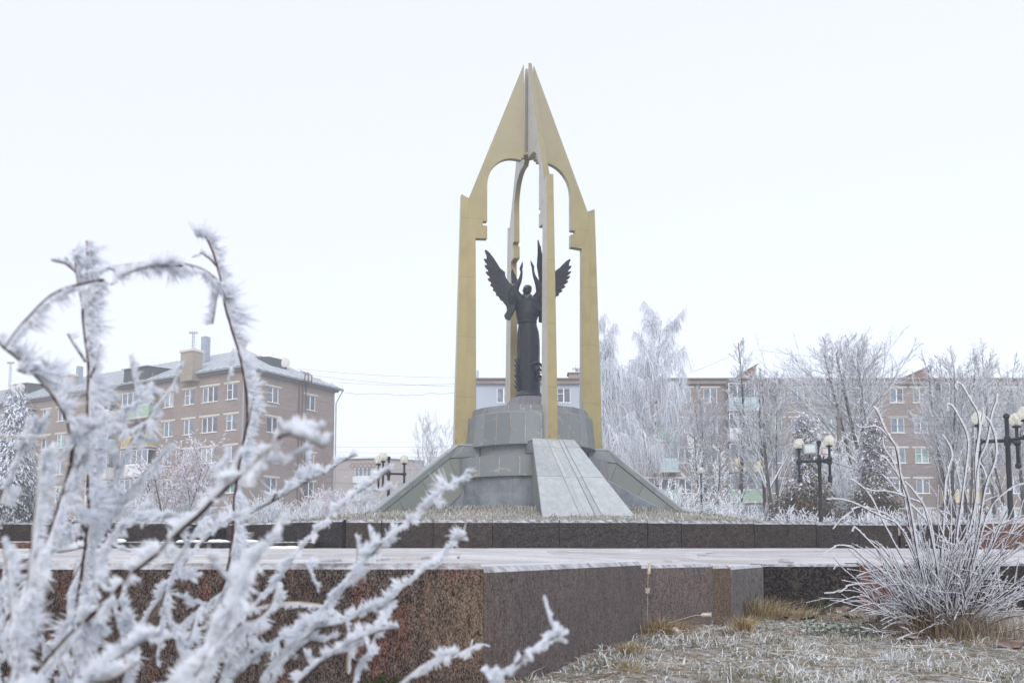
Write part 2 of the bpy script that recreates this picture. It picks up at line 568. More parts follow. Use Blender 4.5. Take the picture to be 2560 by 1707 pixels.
M_STEM = m_bark('dark_red_stem', (0.062, 0.034, 0.036), lo=0.6, hi=1.3, amount=0.5)
M_STEM_TAN = m_bark('tan_stem', (0.42, 0.34, 0.24), lo=0.5, hi=1.2, amount=0.6)
M_BARK = m_bark('dark_bark', (0.06, 0.052, 0.05), lo=0.35, hi=0.9, amount=0.6)
M_LIMB = m_bark('frosted_limb', (0.13, 0.12, 0.125), lo=-0.35, hi=0.45, amount=0.85, nscale=1.2)
t = NT('birch_bark'); v = t.coord((1, 1, 1))
n = t.noise(t.coord((1.5, 1.5, 4)), 1.2, 4, 0.7)
c = t.ramp(n, [(0.42, (0.05, 0.045, 0.045)), (0.5, (0.6, 0.6, 0.6)), (0.9, (0.7, 0.7, 0.7))])
M_BIRCH = t.done(c, 0.8)
t = NT('frosted_twig'); tn = t.tint()
c = t.ramp(tn, [(0.0, (0.14, 0.13, 0.145)), (0.35, (0.50, 0.52, 0.58)), (1.0, (0.84, 0.88, 0.94))])
M_TWIG = t.done(c, 0.9, 0, 0.2)
t = NT('pinkish_frosted_twig'); tn = t.tint()
c = t.ramp(tn, [(0.0, (0.13, 0.08, 0.09)), (0.4, (0.48, 0.42, 0.48)), (1.0, (0.78, 0.78, 0.86))])
M_TWIGP = t.done(c, 0.9, 0, 0.2)
t = NT('thuja_spray'); tn = t.tint()
c = t.ramp(tn, [(0.0, (0.035, 0.025, 0.012)), (0.45, (0.115, 0.08, 0.042)), (0.62, (0.17, 0.13, 0.09)), (0.75, (0.55, 0.56, 0.61)), (1.0, (0.78, 0.82, 0.90))])
M_THUJA = t.done(c, 0.9, 0, 0.2)
t = NT('spruce_spray'); tn = t.tint()
c = t.ramp(tn, [(0.0, (0.018, 0.025, 0.02)), (0.4, (0.05, 0.06, 0.05)), (0.6, (0.4, 0.42, 0.46)), (1.0, (0.78, 0.82, 0.9))])
M_SPRUCE = t.done(c, 0.9, 0, 0.2)

def m_grass(name, stops):
    t = NT(name); tn = t.tint()
    c = t.ramp(tn, stops)
    return t.done(c, 0.85, 0, 0.2)

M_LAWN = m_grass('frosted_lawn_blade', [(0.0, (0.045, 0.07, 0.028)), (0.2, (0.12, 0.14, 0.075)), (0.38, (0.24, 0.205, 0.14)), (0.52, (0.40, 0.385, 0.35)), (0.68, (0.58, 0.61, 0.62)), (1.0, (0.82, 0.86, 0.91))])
M_STRAW = m_grass('straw_blade', [(0.0, (0.11, 0.075, 0.035)), (0.4, (0.27, 0.195, 0.095)), (0.75, (0.44, 0.355, 0.21)), (1.0, (0.66, 0.63, 0.55))])
M_GREYSTRAW = m_grass('grey_straw_blade', [(0.0, (0.09, 0.06, 0.04)), (0.4, (0.25, 0.19, 0.13)), (0.75, (0.42, 0.36, 0.29)), (1.0, (0.70, 0.69, 0.68))])
M_GREEN = m_grass('green_blade', [(0.0, (0.018, 0.03, 0.010)), (0.6, (0.065, 0.08, 0.032)), (1.0, (0.24, 0.26, 0.19))])
M_MOUNDG = m_grass('mound_blade', [(0.0, (0.06, 0.06, 0.03)), (0.3, (0.15, 0.135, 0.085)), (0.55, (0.40, 0.39, 0.35)), (1.0, (0.80, 0.83, 0.88))])
# lawn soil
t = NT('frosty_soil'); v = t.coord(rand=False)
n1 = t.noise(v, 3.0, 6, 0.65); n2 = t.noise(v, 60, 4, 0.75); n3 = t.noise(v, 14, 5, 0.7)
c = t.ramp(n2, [(0.3, (0.07, 0.055, 0.035)), (0.5, (0.19, 0.16, 0.11)), (0.7, (0.40, 0.38, 0.33))])
c = t.mix(t.math('MULTIPLY', t.sm(n1, 0.55, 0.72), 0.5), c, (0.055, 0.075, 0.02))
c = t.mix(t.math('MULTIPLY', t.sm(n3, 0.42, 0.62), 0.7), c, (0.56, 0.58, 0.60))
t.bump(t.math('ADD', n2, n3), 0.8, 0.03)
M_SOIL = t.done(c, 0.95)
t = NT('frosty_ground'); v = t.coord(rand=False)
n1 = t.noise(v, 0.6, 6, 0.65); n2 = t.noise(v, 8, 4, 0.75)
c = t.ramp(n2, [(0.3, (0.14, 0.13, 0.09)), (0.5, (0.33, 0.32, 0.28)), (0.7, (0.62, 0.64, 0.65))])
M_GROUND = t.done(c, 0.95)
# paving
t = NT('frosted_paving'); v = t.coord()
vg = t.coord(rand=False)
n1 = t.noise(v, 30, 4, 0.7)
tcg = t.n('ShaderNodeNewGeometry')
n2 = t.noise(tcg.outputs['Position'], 0.9, 5, 0.6); n3 = t.noise(tcg.outputs['Position'], 7.0, 4, 0.65)
c = t.ramp(n1, [(0.3, (0.33, 0.315, 0.315)), (0.7, (0.45, 0.435, 0.435))])
k = t.sm(t.math('ADD', n2, t.math('MULTIPLY', n3, 0.35)), 0.56, 0.76)
c = t.mix(t.math('MULTIPLY_ADD', k, 0.22, 0.04), c, FROST)
hs = t.n('ShaderNodeHueSaturation'); t.l(c, hs.inputs['Color']); t.l(t.math('MULTIPLY_ADD', t.rnd(), 0.2, 0.88), hs.inputs['Value'])
M_PAVE = t.done(hs.outputs['Color'], 0.85)
M_SNOW = m_plain('snow', (0.86, 0.89, 0.94), 0.9, var=0.03)

# buildings
M_BRICK_L = m_brick('tan_silicate_brick', (0.205, 0.157, 0.143), (0.28, 0.225, 0.205), (0.38, 0.35, 0.335))
M_BRICK_R = m_brick('pinkish_brick', (0.19, 0.148, 0.138), (0.25, 0.203, 0.19), (0.33, 0.31, 0.305))
M_BRICK_CH = m_brick('chimney_brick', (0.27, 0.23, 0.19), (0.33, 0.28, 0.24), (0.38, 0.35, 0.31))
M_BRICK_RED = m_brick('red_brick', (0.22, 0.10, 0.085), (0.25, 0.125, 0.105), (0.27, 0.20, 0.19))
M_RENDER = m_plain('blue_grey_render', (0.36, 0.41, 0.49), 0.9, var=0.06, scale=0.6)
M_PANEL = m_plain('beige_panel', (0.34, 0.30, 0.285), 0.9, var=0.08, scale=0.8)
M_WHITE = m_plain('white_frame', (0.80, 0.81, 0.83), 0.5, var=0.04)
M_LINTEL = m_plain('pale_concrete', (0.55, 0.53, 0.50), 0.9, var=0.12)
M_EAVE = m_plain('dark_eave', (0.16, 0.145, 0.145), 0.8)
M_CORN = m_plain('brown_cornice', (0.22, 0.18, 0.17), 0.9, var=0.2, scale=2)
t = NT('ribbed_metal_roof'); v = t.coord(rand=False)
n1 = t.noise(v, 0.8, 5, 0.6); n2 = t.noise(v, 12, 4, 0.7)
c = t.ramp(n1, [(0.3, (0.34, 0.38, 0.42)), (0.7, (0.50, 0.54, 0.58))])
c = t.mix(t.math('MULTIPLY', t.sm(n2, 0.35, 0.65), 0.75), c, (0.74, 0.79, 0.85))
M_ROOF = t.done(c, 0.7, 0.0)
M_METAL = m_plain('grey_metal', (0.30, 0.34, 0.40), 0.5, 0.3)
M_SEAM = m_plain('roof_seam_metal', (0.17, 0.19, 0.22), 0.6)
M_PIPE = m_plain('brown_pipe', (0.10, 0.05, 0.05), 0.7)
M_BLACK = m_plain('black_painted_iron', (0.012, 0.014, 0.02), 0.45, 0.2, 0.3)
M_DISH = m_plain('pale_dish', (0.52, 0.52, 0.52), 0.6)
M_DARKWOOD = m_plain('dark_dormer_board', (0.05, 0.055, 0.065), 0.8, var=0.3)
M_GREENP = m_plain('pale_green_panel', (0.30, 0.42, 0.33), 0.8)
M_BLUEP = m_plain('pale_blue_panel', (0.38, 0.52, 0.56), 0.8)
M_YELP = m_plain('pale_yellow_panel', (0.60, 0.53, 0.33), 0.8)
M_WHITEP = m_plain('white_siding', (0.66, 0.68, 0.70), 0.8)
M_RUSTY = m_plain('rusty_yellow_panel', (0.42, 0.36, 0.17), 0.8, var=0.35, scale=3)
M_POLE = m_plain('concrete_pole', (0.16, 0.145, 0.135), 0.9)
M_WIRE = m_plain('wire', (0.20, 0.21, 0.24), 0.8)

def m_glass(name, col, rough=0.08):
    t = NT(name); v = t.coord()
    n = t.noise(v, 1.6, 3, 0.5)
    c = t.ramp(n, [(0.35, tuple(x * 0.7 for x in col)), (0.65, tuple(min(1, x * 1.3) for x in col))])
    return t.done(c, rough, 0, 0.5)

GLASS = [m_glass('dark_window_glass', (0.09, 0.105, 0.135)), m_glass('sky_tinted_grey_glass', (0.16, 0.18, 0.22)),  # dark, grey and bluish panes carry the reflected sky in their base colour
         m_glass('curtained_glass', (0.33, 0.35, 0.38)), m_glass('teal_blind_glass', (0.20, 0.32, 0.32)), m_glass('sky_tinted_bluish_glass', (0.15, 0.185, 0.24))]
GLW = [4, 5, 2, 1, 4]
t = NT('lamp_globe_glass')
t.b.inputs['Transmission Weight'].default_value = 0.55
t.b.inputs['IOR'].default_value = 1.15
M_GLOBE = t.done((0.88, 0.87, 0.79), 0.25)
M_LENS = m_glass('floodlight_lens', (0.45, 0.52, 0.52), 0.15)
M_REDF = m_plain('red_floodlight_trim', (0.45, 0.14, 0.12), 0.6)
t = NT('dead_leaf'); v = t.coord((1, 1, 1)); n = t.noise(v, 30, 4, 0.7)
c = t.ramp(t.math('ADD', t.math('MULTIPLY', n, 0.6), t.math('MULTIPLY', t.rnd(), 0.4)), [(0.25, (0.045, 0.022, 0.015)), (0.5, (0.10, 0.05, 0.032)), (0.8, (0.22, 0.15, 0.12))])
c = frosted(t, c, 0.75, 1.35, 40, (0, 0, 1), 0.75)
M_LEAF = t.done(c, 0.8)
M_SEED = m_plain('foxtail_seed', (0.62, 0.57, 0.48), 0.9, var=0.2, scale=60)
M_MOSS = m_grass('frosted_green_leaf', [(0.0, (0.07, 0.10, 0.05)), (0.5, (0.22, 0.27, 0.20)), (1.0, (0.60, 0.66, 0.63))])


def quads(mb, C, U, V, tint, mi=0):
    """many quads: centres C, half edge vectors U, V"""
    k = len(C)
    P = np.stack([C - U - V, C + U - V, C + U + V, C - U + V], 1)
    f = np.arange(k * 4).reshape(k, 4)
    return mb.add(P.reshape(-1, 3), f, np.repeat(tint, 4), mi)


def blades(mb, P, H, lean, width, tint, rng, nseg=2):
    """grass blades: base P, height H, lean vector (k,2), width; two-segment tapering strips"""
    k = len(P)
    a = rng.uniform(0, 2 * np.pi, k)
    W = np.stack([np.cos(a), np.sin(a), np.zeros(k)], 1) * (width / 2)[:, None]
    ln = np.concatenate([lean, np.zeros((k, 1))], 1)
    mid = P + np.array([0, 0, 1.]) * (H * 0.6)[:, None] + ln * 0.3
    tip = P + np.array([0, 0, 1.]) * (H * (1 - 0.25 * np.minimum(1, np.linalg.norm(lean, axis=1) / np.maximum(H, 1e-3))))[:, None] + ln
    V = np.stack([P - W, P + W, mid + W * 0.75, mid - W * 0.75, tip], 1).reshape(-1, 3)
    b = (np.arange(k) * 5)[:, None]
    q = (b + np.array([[0, 1, 2, 3]]))
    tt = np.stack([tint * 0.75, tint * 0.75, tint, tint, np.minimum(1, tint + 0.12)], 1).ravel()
    n0 = mb.n
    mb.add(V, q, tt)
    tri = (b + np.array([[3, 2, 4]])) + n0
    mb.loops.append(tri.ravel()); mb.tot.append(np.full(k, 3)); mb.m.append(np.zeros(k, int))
    return mb


# ------------------------------------------------------------------ ground, plaza, mound
AX, AY, TH = 0.6171, 30.995, 0.2718


def smooth01(x):
    x = np.clip(x, 0, 1); return x * x * (3 - 2 * x)


def ground_z(x, y):
    return 0.85 * smooth01((y - 16.3) / 4) + 0.85 * smooth01((y - 42) / 28)


gx = np.concatenate([np.linspace(-140, -12, 14), np.linspace(-10, 10, 11), np.linspace(12, 140, 14)])
gy = np.concatenate([np.linspace(-15, 10, 6), np.linspace(12, 20, 9), np.linspace(24, 80, 15), np.linspace(90, 230, 8)])
XX, YY = np.meshgrid(gx, gy)
ZZ = ground_z(XX, YY) - 0.03
nx, ny = len(gx), len(gy)
idx = np.arange(nx * ny).reshape(ny, nx)
fq = np.stack([idx[:-1, :-1], idx[:-1, 1:], idx[1:, 1:], idx[1:, :-1]], -1).reshape(-1, 4)
g = MB().add(np.stack([XX, YY, ZZ], -1).reshape(-1, 3), fq).build('ground', M_GROUND, smooth=True)
tag(g, kind='structure')

# frozen lawn in front: fine bumpy sheet
WALL = [(-5.5, 2.87, 0.478), (-0.10, 3.10, 0.467), (0.79, 5.30, 0.445), (1.40, 6.05, 0.425), (1.58, 6.27, 0.420), (2.20, 7.60, 0.402)]
WALL2 = [(2.20, 7.66, 0.402), (3.10, 7.75, 0.425), (4.05, 7.73, 0.42), (5.2, 7.7, 0.42), (6.6, 7.62, 0.42)]


def wall_y(x):
    xs = [p[0] for p in WALL] + [2.21] + [p[0] for p in WALL2[1:]]
    ys = [p[1] for p in WALL] + [7.66] + [p[1] for p in WALL2[1:]]
    return np.interp(x, xs, ys)


from mathutils import noise as mnoise


def lawn_z(x, y):
    x = np.asarray(x, float); y = np.asarray(y, float)
    return 0.018 * np.sin(x * 5.1 + 1.3 * np.sin(y * 3.7)) * np.cos(y * 4.3 + x) + 0.010 * np.sin(x * 17 + y * 9) * np.sin(y * 15 - x * 6) + 0.004 * np.sin(31 * x - 23 * y)


lx = np.linspace(-5.5, 7.0, 160); ly = np.linspace(-2.0, 8.2, 130)
XX, YY = np.meshgrid(lx, ly)
ZZ = lawn_z(XX, YY)
idx = np.arange(XX.size).reshape(XX.shape)
fq = np.stack([idx[:-1, :-1], idx[:-1, 1:], idx[1:, 1:], idx[1:, :-1]], -1).reshape(-1, 4)
lawn = MB().add(np.stack([XX, YY, ZZ], -1).reshape(-1, 3), fq).build('lawn', M_SOIL, smooth=True)
tag(lawn, kind='structure')

FARY, FARZ = 16.0, 0.611


def plaza_z(x, y):
    yn = wall_y(x) + 0.2
    zn = np.interp(x, [p[0] for p in WALL] + [p[0] for p in WALL2[1:]], [p[2] for p in WALL] + [p[2] for p in WALL2[1:]])
    return zn + (FARZ - zn) * np.clip((y - yn) / (FARY - yn), 0, 1.6)


# plaza bed sheet under the slabs
px_ = np.linspace(-16, 16, 65); rows = np.linspace(0, 1, 14)
V = []
for r_ in rows:
    yn = wall_y(px_) + 0.2
    y = yn + (17.5 - yn) * r_
    V.append(np.stack([px_, y, plaza_z(px_, y) - 0.016], 1))
V = np.concatenate(V); idx = np.arange(len(V)).reshape(14, 65)
fq = np.stack([idx[:-1, :-1], idx[:-1, 1:], idx[1:, 1:], idx[1:, :-1]], -1).reshape(-1, 4)
plaza = MB().add(V, fq).build('paved_plaza', M_PAVE)
tag(plaza, kind='structure')
# paving slabs, each its own piece
SL = []
y = 3.3
row = 0
while y < 16.4:
    d = 0.50 if y < 9 else 0.72
    hw = 0.66 * (y + d) + 0.5
    w = 1.0 if y < 9 else 1.5
    x = -hw + (row % 2) * w / 2
    while x < hw:
        if y > wall_y(x) + 0.26 and y > wall_y(x + w) + 0.26 and -9.5 < x < 9.5:
            SL.append((x, y, w, d))
        x += w
    y += d; row += 1
smesh = {}
for (x, y, w, d) in SL[:320]:
    if (w, d) not in smesh:
        smesh[(w, d)] = MB().bbox((0, 0, 0), (w - 0.012, d - 0.014, 0.05), 0.005).mesh('paving_slab', M_PAVE)
    cx, cy = x + w / 2, y + d / 2
    sx = float(plaza_z(cx + 0.3, cy) - plaza_z(cx - 0.3, cy)) / 0.6
    sy = float(plaza_z(cx, cy + 0.3) - plaza_z(cx, cy - 0.3)) / 0.6
    place('paving_slab', smesh[(w, d)], plaza, (cx, cy, float(plaza_z(cx, cy)) - 0.025 + R.uniform(-0.003, 0.004)),
          (math.atan(sy) + R.uniform(-.004, .004), -math.atan(sx), 0))


# ------------------------------------------------------------------ granite walls
def wall_blocks(root, pts, depth, mats, names, z0=-0.25, ch=0.022, gap=0.0015):
    P = np.array(pts, float)
    d = np.diff(P[:, :2], axis=0); d /= np.linalg.norm(d, axis=1, keepdims=True)
    nrm = np.stack([-d[:, 1], d[:, 0]], 1)          # inward (away from the viewer)
    mit = []
    for i in range(len(P)):
        a = nrm[max(i - 1, 0)]; b = nrm[min(i, len(nrm) - 1)]
        m = a + b; m /= np.linalg.norm(m); m /= max(0.4, float(np.dot(m, b))); mit.append(m)
    for i in range(len(P) - 1):
        rings = []
        for j, sgn in ((i, 1), (i + 1, -1)):
            o = P[j, :2] + d[i] * gap * sgn; zt = (P[i, 2] + P[i + 1, 2]) / 2
            m = mit[j]
            q = [(0, z0), (0, zt - ch), (ch, zt), (depth, zt), (depth, z0)]
            rings.append([[*(o + m * a), z] for a, z in q])
        V = np.array(rings[0] + rings[1]); n = 5
        fs = [list(range(n)), list(range(n, 2 * n))] + [[k, (k + 1) % n, n + (k + 1) % n, n + k] for k in range(n)]
        c = V.mean(0); loc = np.array([c[0], c[1], 0])
        MB().conv(V - loc, fs).build(names[i], mats[i], root, loc)


root = empty('granite_wall', (0, 3, 0), label='long low brown granite wall with streaked faces, nearest the camera', cat='wall')
root.location = (0, 0, 0)
pts = [(-5.5, 2.87, .478), (-3.6, 2.951, .474), (-1.75, 3.03, .471)] + WALL[1:]
wall_blocks(root, pts, 0.30, [M_WALL_RED, M_WALL_RED, M_WALL_RED, M_WALL_PUR, M_WALL_PUR, M_WALL_TAN, M_WALL_GREY], ['granite_block'] * 7)
root = empty('dark_granite_wall', (0, 0, 0), label='low dark granite wall behind the frosted bush, with one red block', cat='wall')
pts = [(2.212, 7.66, .402), (3.10, 7.75, .425), (3.56, 7.75, .418), (4.6, 7.73, .42), (5.7, 7.69, .42), (7.0, 7.62, .42)]
wall_blocks(root, pts, 0.30, [M_GRAN_BLACK, M_GRAN_RED, M_GRAN_BLACK, M_GRAN_BLACK, M_GRAN], ['granite_block'] * 5)

# parapet at the back of the plaza
def PX(px, Y, top): p = at(px, top, Y); return (p[0], Y, p[2])
root = empty('granite_parapet', (0, 0, 0), label='dark granite parapet of long blocks in front of the grassy mound', cat='parapet')
xs = [865, 953, 1083, 1232, 1398.5, 1618.5, 1703, 1885, 2040, 2147, 2245]
ms = [M_GRAN, M_GRAN, M_GRAN, M_GRAN_BLACK, M_GRAN_BLACK, M_GRAN_BLACK, M_GRAN, M_GRAN, M_GRAN_BLACK, M_GRAN]
tops = [1.144, 1.144, 1.144, 1.142, 1.144, 1.14, 1.125, 1.12, 1.105, 1.095, 1.09]
pts = [(float(at(x, 1297, 16)[0]), 16.0, z) for x, z in zip(xs, tops)]
wall_blocks(root, pts, 0.4, ms, ['granite_block'] * 10, z0=0.3, ch=0.06, gap=0.006)
# right end bends towards the viewer
root = empty('granite_parapet', (0, 0, 0), label='end of the granite parapet turned towards the viewer, half hidden by the bush', cat='parapet')
x0 = pts[-1][0] + 0.02
pts2 = [(x0, 15.98, 1.09), (x0 + 0.9, 15.3, 1.09), (x0 + 1.9, 14.4, 1.09), (x0 + 3.0, 13.4, 1.09)]
wall_blocks(root, pts2, 0.4, [M_GRAN, M_GRAN_RED, M_GRAN], ['granite_block'] * 3, z0=0.3, ch=0.06, gap=0.006)
# left part: steps back from the corner, then comes forward again
root = empty('granite_parapet', (0, 0, 0), label='left run of the granite parapet stepping back, seen through the frosted branches', cat='parapet')
pl = [(-7.6, 14.9, 1.10), (-6.4, 16.0, 1.10), (-5.62, 17.0, 1.11), (-5.15, 17.0, 1.11), (-4.35, 16.55, 1.12), (-3.12, 15.94, 1.155)]
wall_blocks(root, pl, 0.4, [M_GRAN, M_GRAN_BLACK, M_GRAN, M_GRAN, M_GRAN_BLACK], ['granite_block'] * 5, z0=0.3, ch=0.04, gap=0.006)
root = empty('granite_curb', (0, 0, 0), label='low dark granite curb with patches of snow, left of the parapet corner', cat='curb')
cl = [(-10.0, 14.1, 0.72), (-8.6, 14.5, 0.72), (-7.0, 15.15, .72), (-5.9, 15.75, .73), (-4.75, 15.82, .73), (-3.6, 15.72, .73)]
wall_blocks(root, cl, 0.35, [M_GRAN, M_GRAN_RED, M_GRAN, M_GRAN_BLACK, M_GRAN], ['curb_block'] * 5, z0=0.3, ch=0.02)
root = empty('granite_parapet', (0, 0, 0), label='farthest left piece of the granite parapet, by the frosted spruce', cat='parapet')
pl = [(-13.0, 13.9, 0.90), (-10.8, 14.9, 0.92), (-9.3, 15.8, 1.08), (-8.1, 16.7, 1.10), (-7.3, 17.1, 1.1)]
wall_blocks(root, pl, 0.4, [M_GRAN_RED, M_GRAN, M_GRAN, M_GRAN], ['granite_block'] * 4, z0=0.3, ch=0.04, gap=0.006)
for k, (px, py, Y, s_) in enumerate([(600, 1347, 15.75, .30), (560, 1347, 15.8, .35), (500, 1347, 15.95, .45), (268, 1343, 15.0, .28), (690, 1364, 15.3, .55), (450, 1347, 15.95, .25)]):
    p = at(px, py, Y); z = 0.735 if py < 1360 else float(plaza_z(p[0], 15.3)) + .005
    mb = MB()
    for q in range(5):
        a = R.uniform(-1, 1) * s_ * .7
        mb.sphere((a, R.uniform(-.05, .05), 0), 1, 10, sc=(s_ * R.uniform(.3, .5), .1, R.uniform(.02, .045)))
    tag(mb.build('snow_patch', M_SNOW, None, (p[0], Y + .12, z), smooth=True), 'small white patch of snow lying along the low granite curb', 'snow', 'snow patches on the low curb')

# mound
def mound_z(x, y):
    r = np.sqrt(((x - AX) / 1.35) ** 2 + (y - AY) ** 2)
    return np.interp(r, [0, 2.4, 4.5, 6.0, 7.4, 9.8, 14.8, 16], [2.13, 2.1, 1.87, 1.62, 1.38, 1.18, 1.05, 0.7])


rr = np.array([0.5, 2.4, 3.2, 4, 4.8, 5.6, 6.4, 7.5, 9, 11, 14.5, 16.5]); aa = np.linspace(0, 2 * np.pi, 73)[:-1]
V = []
for r_ in rr:
    x = AX + 1.35 * r_ * np.cos(aa); y = AY + r_ * np.sin(aa)
    y = np.maximum(y, np.where(x < -3.0, 17.35, 16.3))
    z = mound_z(x, y) + 0.03 * np.sin(x * 3 + y * 2.3) * np.sin(y * 4.1)
    V.append(np.stack([x, y, z], 1))
V = np.concatenate(V); n = len(aa); fs = []
for q in range(len(rr) - 1):
    i = np.arange(n); j = (i + 1) % n
    fs.append(np.stack([q * n + i, q * n + j, (q + 1) * n + j, (q + 1) * n + i], 1))
keep = V
mound = MB().add(V, np.concatenate(fs)).build('grassy_mound', M_SOIL, smooth=True)
tag(mound, kind='structure')

# ------------------------------------------------------------------ monument base
ped = empty('monument_pedestal', (AX, AY, 0), TH, 'round grey stone pedestal of two clad tiers under the bronze statue', 'pedestal')
BS = (1.022, 1.022, 1.043)
ped.scale = BS; ped.location.z = 0.03
# core
MB().lathe([(2.05, 1.2), (2.05, 3.95), (2.20, 3.97), (2.20, 4.0), (2.15, 5.0), (2.0, 5.25), (1.98, 5.3), (0.4, 5.36)], 64).build('core', M_DARKCONC, ped, smooth=False)
# rough concrete plinth, hand uneven
th = np.linspace(0, 2 * np.pi, 145)[:-1]; zs = np.linspace(1.3, 2.93, 14)
V = []
for z in zs:
    r_ = 2.60 + 0.018 * np.sin(th * 9 + z * 3) * np.sin(z * 7 + th * 4) + 0.012 * np.sin(th * 31 + 5 * z) + (0.03 if z < 1.9 else 0)
    V.append(np.stack([r_ * np.cos(th), r_ * np.sin(th), np.full(144, z)], 1))
V = np.concatenate(V); fs = []
for q in range(13):
    i = np.arange(144); j = (i + 1) % 144
    fs.append(np.stack([q * 144 + i, q * 144 + j, (q + 1) * 144 + j, (q + 1) * 144 + i], 1))
MB().add(V, np.concatenate(fs)).build('concrete_plinth', M_CONC, ped)


def arc_panel(name, mat, parent, r0b, r1b, z0, r0t, r1t, z1, a0, a1, seg=4, jit=0.0):
    """curved stone panel: inner / outer radius at bottom and top"""
    a = np.linspace(a0, a1, seg + 1); am = (a0 + a1) / 2
    V = []
    for (r_, z) in ((r0b, z0), (r1b, z0), (r1t, z1), (r0t, z1)):
        V.append(np.stack([r_ * np.cos(a), r_ * np.sin(a), np.full(seg + 1, z)], 1))
    V = np.concatenate(V); m = seg + 1
    fs = []
    for k in range(4):
        kk = (k + 1) % 4
        for i in range(seg):
            fs.append([k * m + i, k * m + i + 1, kk * m + i + 1, kk * m + i])
    fs += [[0, m, 2 * m, 3 * m], [seg, m + seg, 2 * m + seg, 3 * m + seg]]
    rc = (r1b + r1t) / 2 + jit
    off = np.array([(rc) * math.cos(am), rc * math.sin(am), (z0 + z1) / 2])
    off0 = np.array([(r1b + r1t) / 2 * math.cos(am), (r1b + r1t) / 2 * math.sin(am), (z0 + z1) / 2])
    return MB().conv(V - off0, fs).build(name, mat, parent, off)


# ring of tier panels (angles measured in the pedestal's own frame)
def ring_panels(n, name, mat, r0b, r1b, z0, r0t, r1t, z1, gap, phase=0.0, uneven=0.0):
    e = np.arange(n + 1) * 2 * math.pi / n + phase
    e[1:-1] += NR.uniform(-uneven, uneven, n - 1)
    for i in range(n):
        am = (e[i] + e[i + 1]) / 2
        if math.sin(am + TH) > 0.45: continue         # far side, never in view
        arc_panel(name, mat, ped, r0b, r1b, z0, r0t, r1t, z1, e[i] + gap, e[i + 1] - gap, 4, R.uniform(-.004, .004))


ring_panels(28, 'drum_panel', M_CLAD, 2.19, 2.335, 3.98, 2.12, 2.235, 5.02, 0.0048, 0.1, 0.012)
ring_panels(34, 'rim_block', M_CLAD, 1.95, 2.105, 5.022, 1.9, 2.075, 5.29, 0.006, 0.02, 0.02)
ring_panels(22, 'tier_panel', M_CLAD, 2.55, 2.76, 2.92, 2.55, 2.735, 3.58, 0.0052, 0.05, 0.03)
MB().lathe([(2.04, 3.60), (2.735, 3.585), (2.72, 3.55), (2.1, 3.5)], 64, cap=False).build('tier_ledge', M_CLAD, ped)
# light mortar shown in the joints, a little behind the panel faces
MB().lathe([(2.323, 3.99), (2.222, 5.01)], 72, cap=False).build('drum_joint', M_JOINT, ped)
MB().lathe([(2.748, 2.93), (2.725, 3.57)], 72, cap=False).build('tier_joint', M_JOINT, ped)
MB().lathe([(2.093, 5.03), (2.065, 5.28)], 72, cap=False).build('rim_joint', M_JOINT, ped)
# cone of mauve stones under the statue
n = 22
for i in range(n):
    a0, a1 = 2 * math.pi * i / n + .008, 2 * math.pi * (i + 1) / n - .008
    if math.sin((a0 + a1) / 2 + TH) > 0.5: continue
    arc_panel('cone_stone', M_CONE, ped, 0.5, 1.02, 5.32, 0.4, 0.62, 5.84, a0, a1, 3, R.uniform(-.006, .006))
MB().lathe([(0.98, 5.33), (0.59, 5.83), (0.3, 5.85)], 48, cap=True).build('cone_core', M_DARKCONC, ped)

# ------------------------------------------------------------------ buttress ramps
RT, ZT, RB, ZB = 2.74, 4.085, 6.3, 1.25           # slope line of the ramps


def rz(r): return ZT if r <= RT else ZT + (ZB - ZT) * (r - RT) / (RB - RT)


def rhw(r): return 0.72 + max(0, r - RT) * 0.215


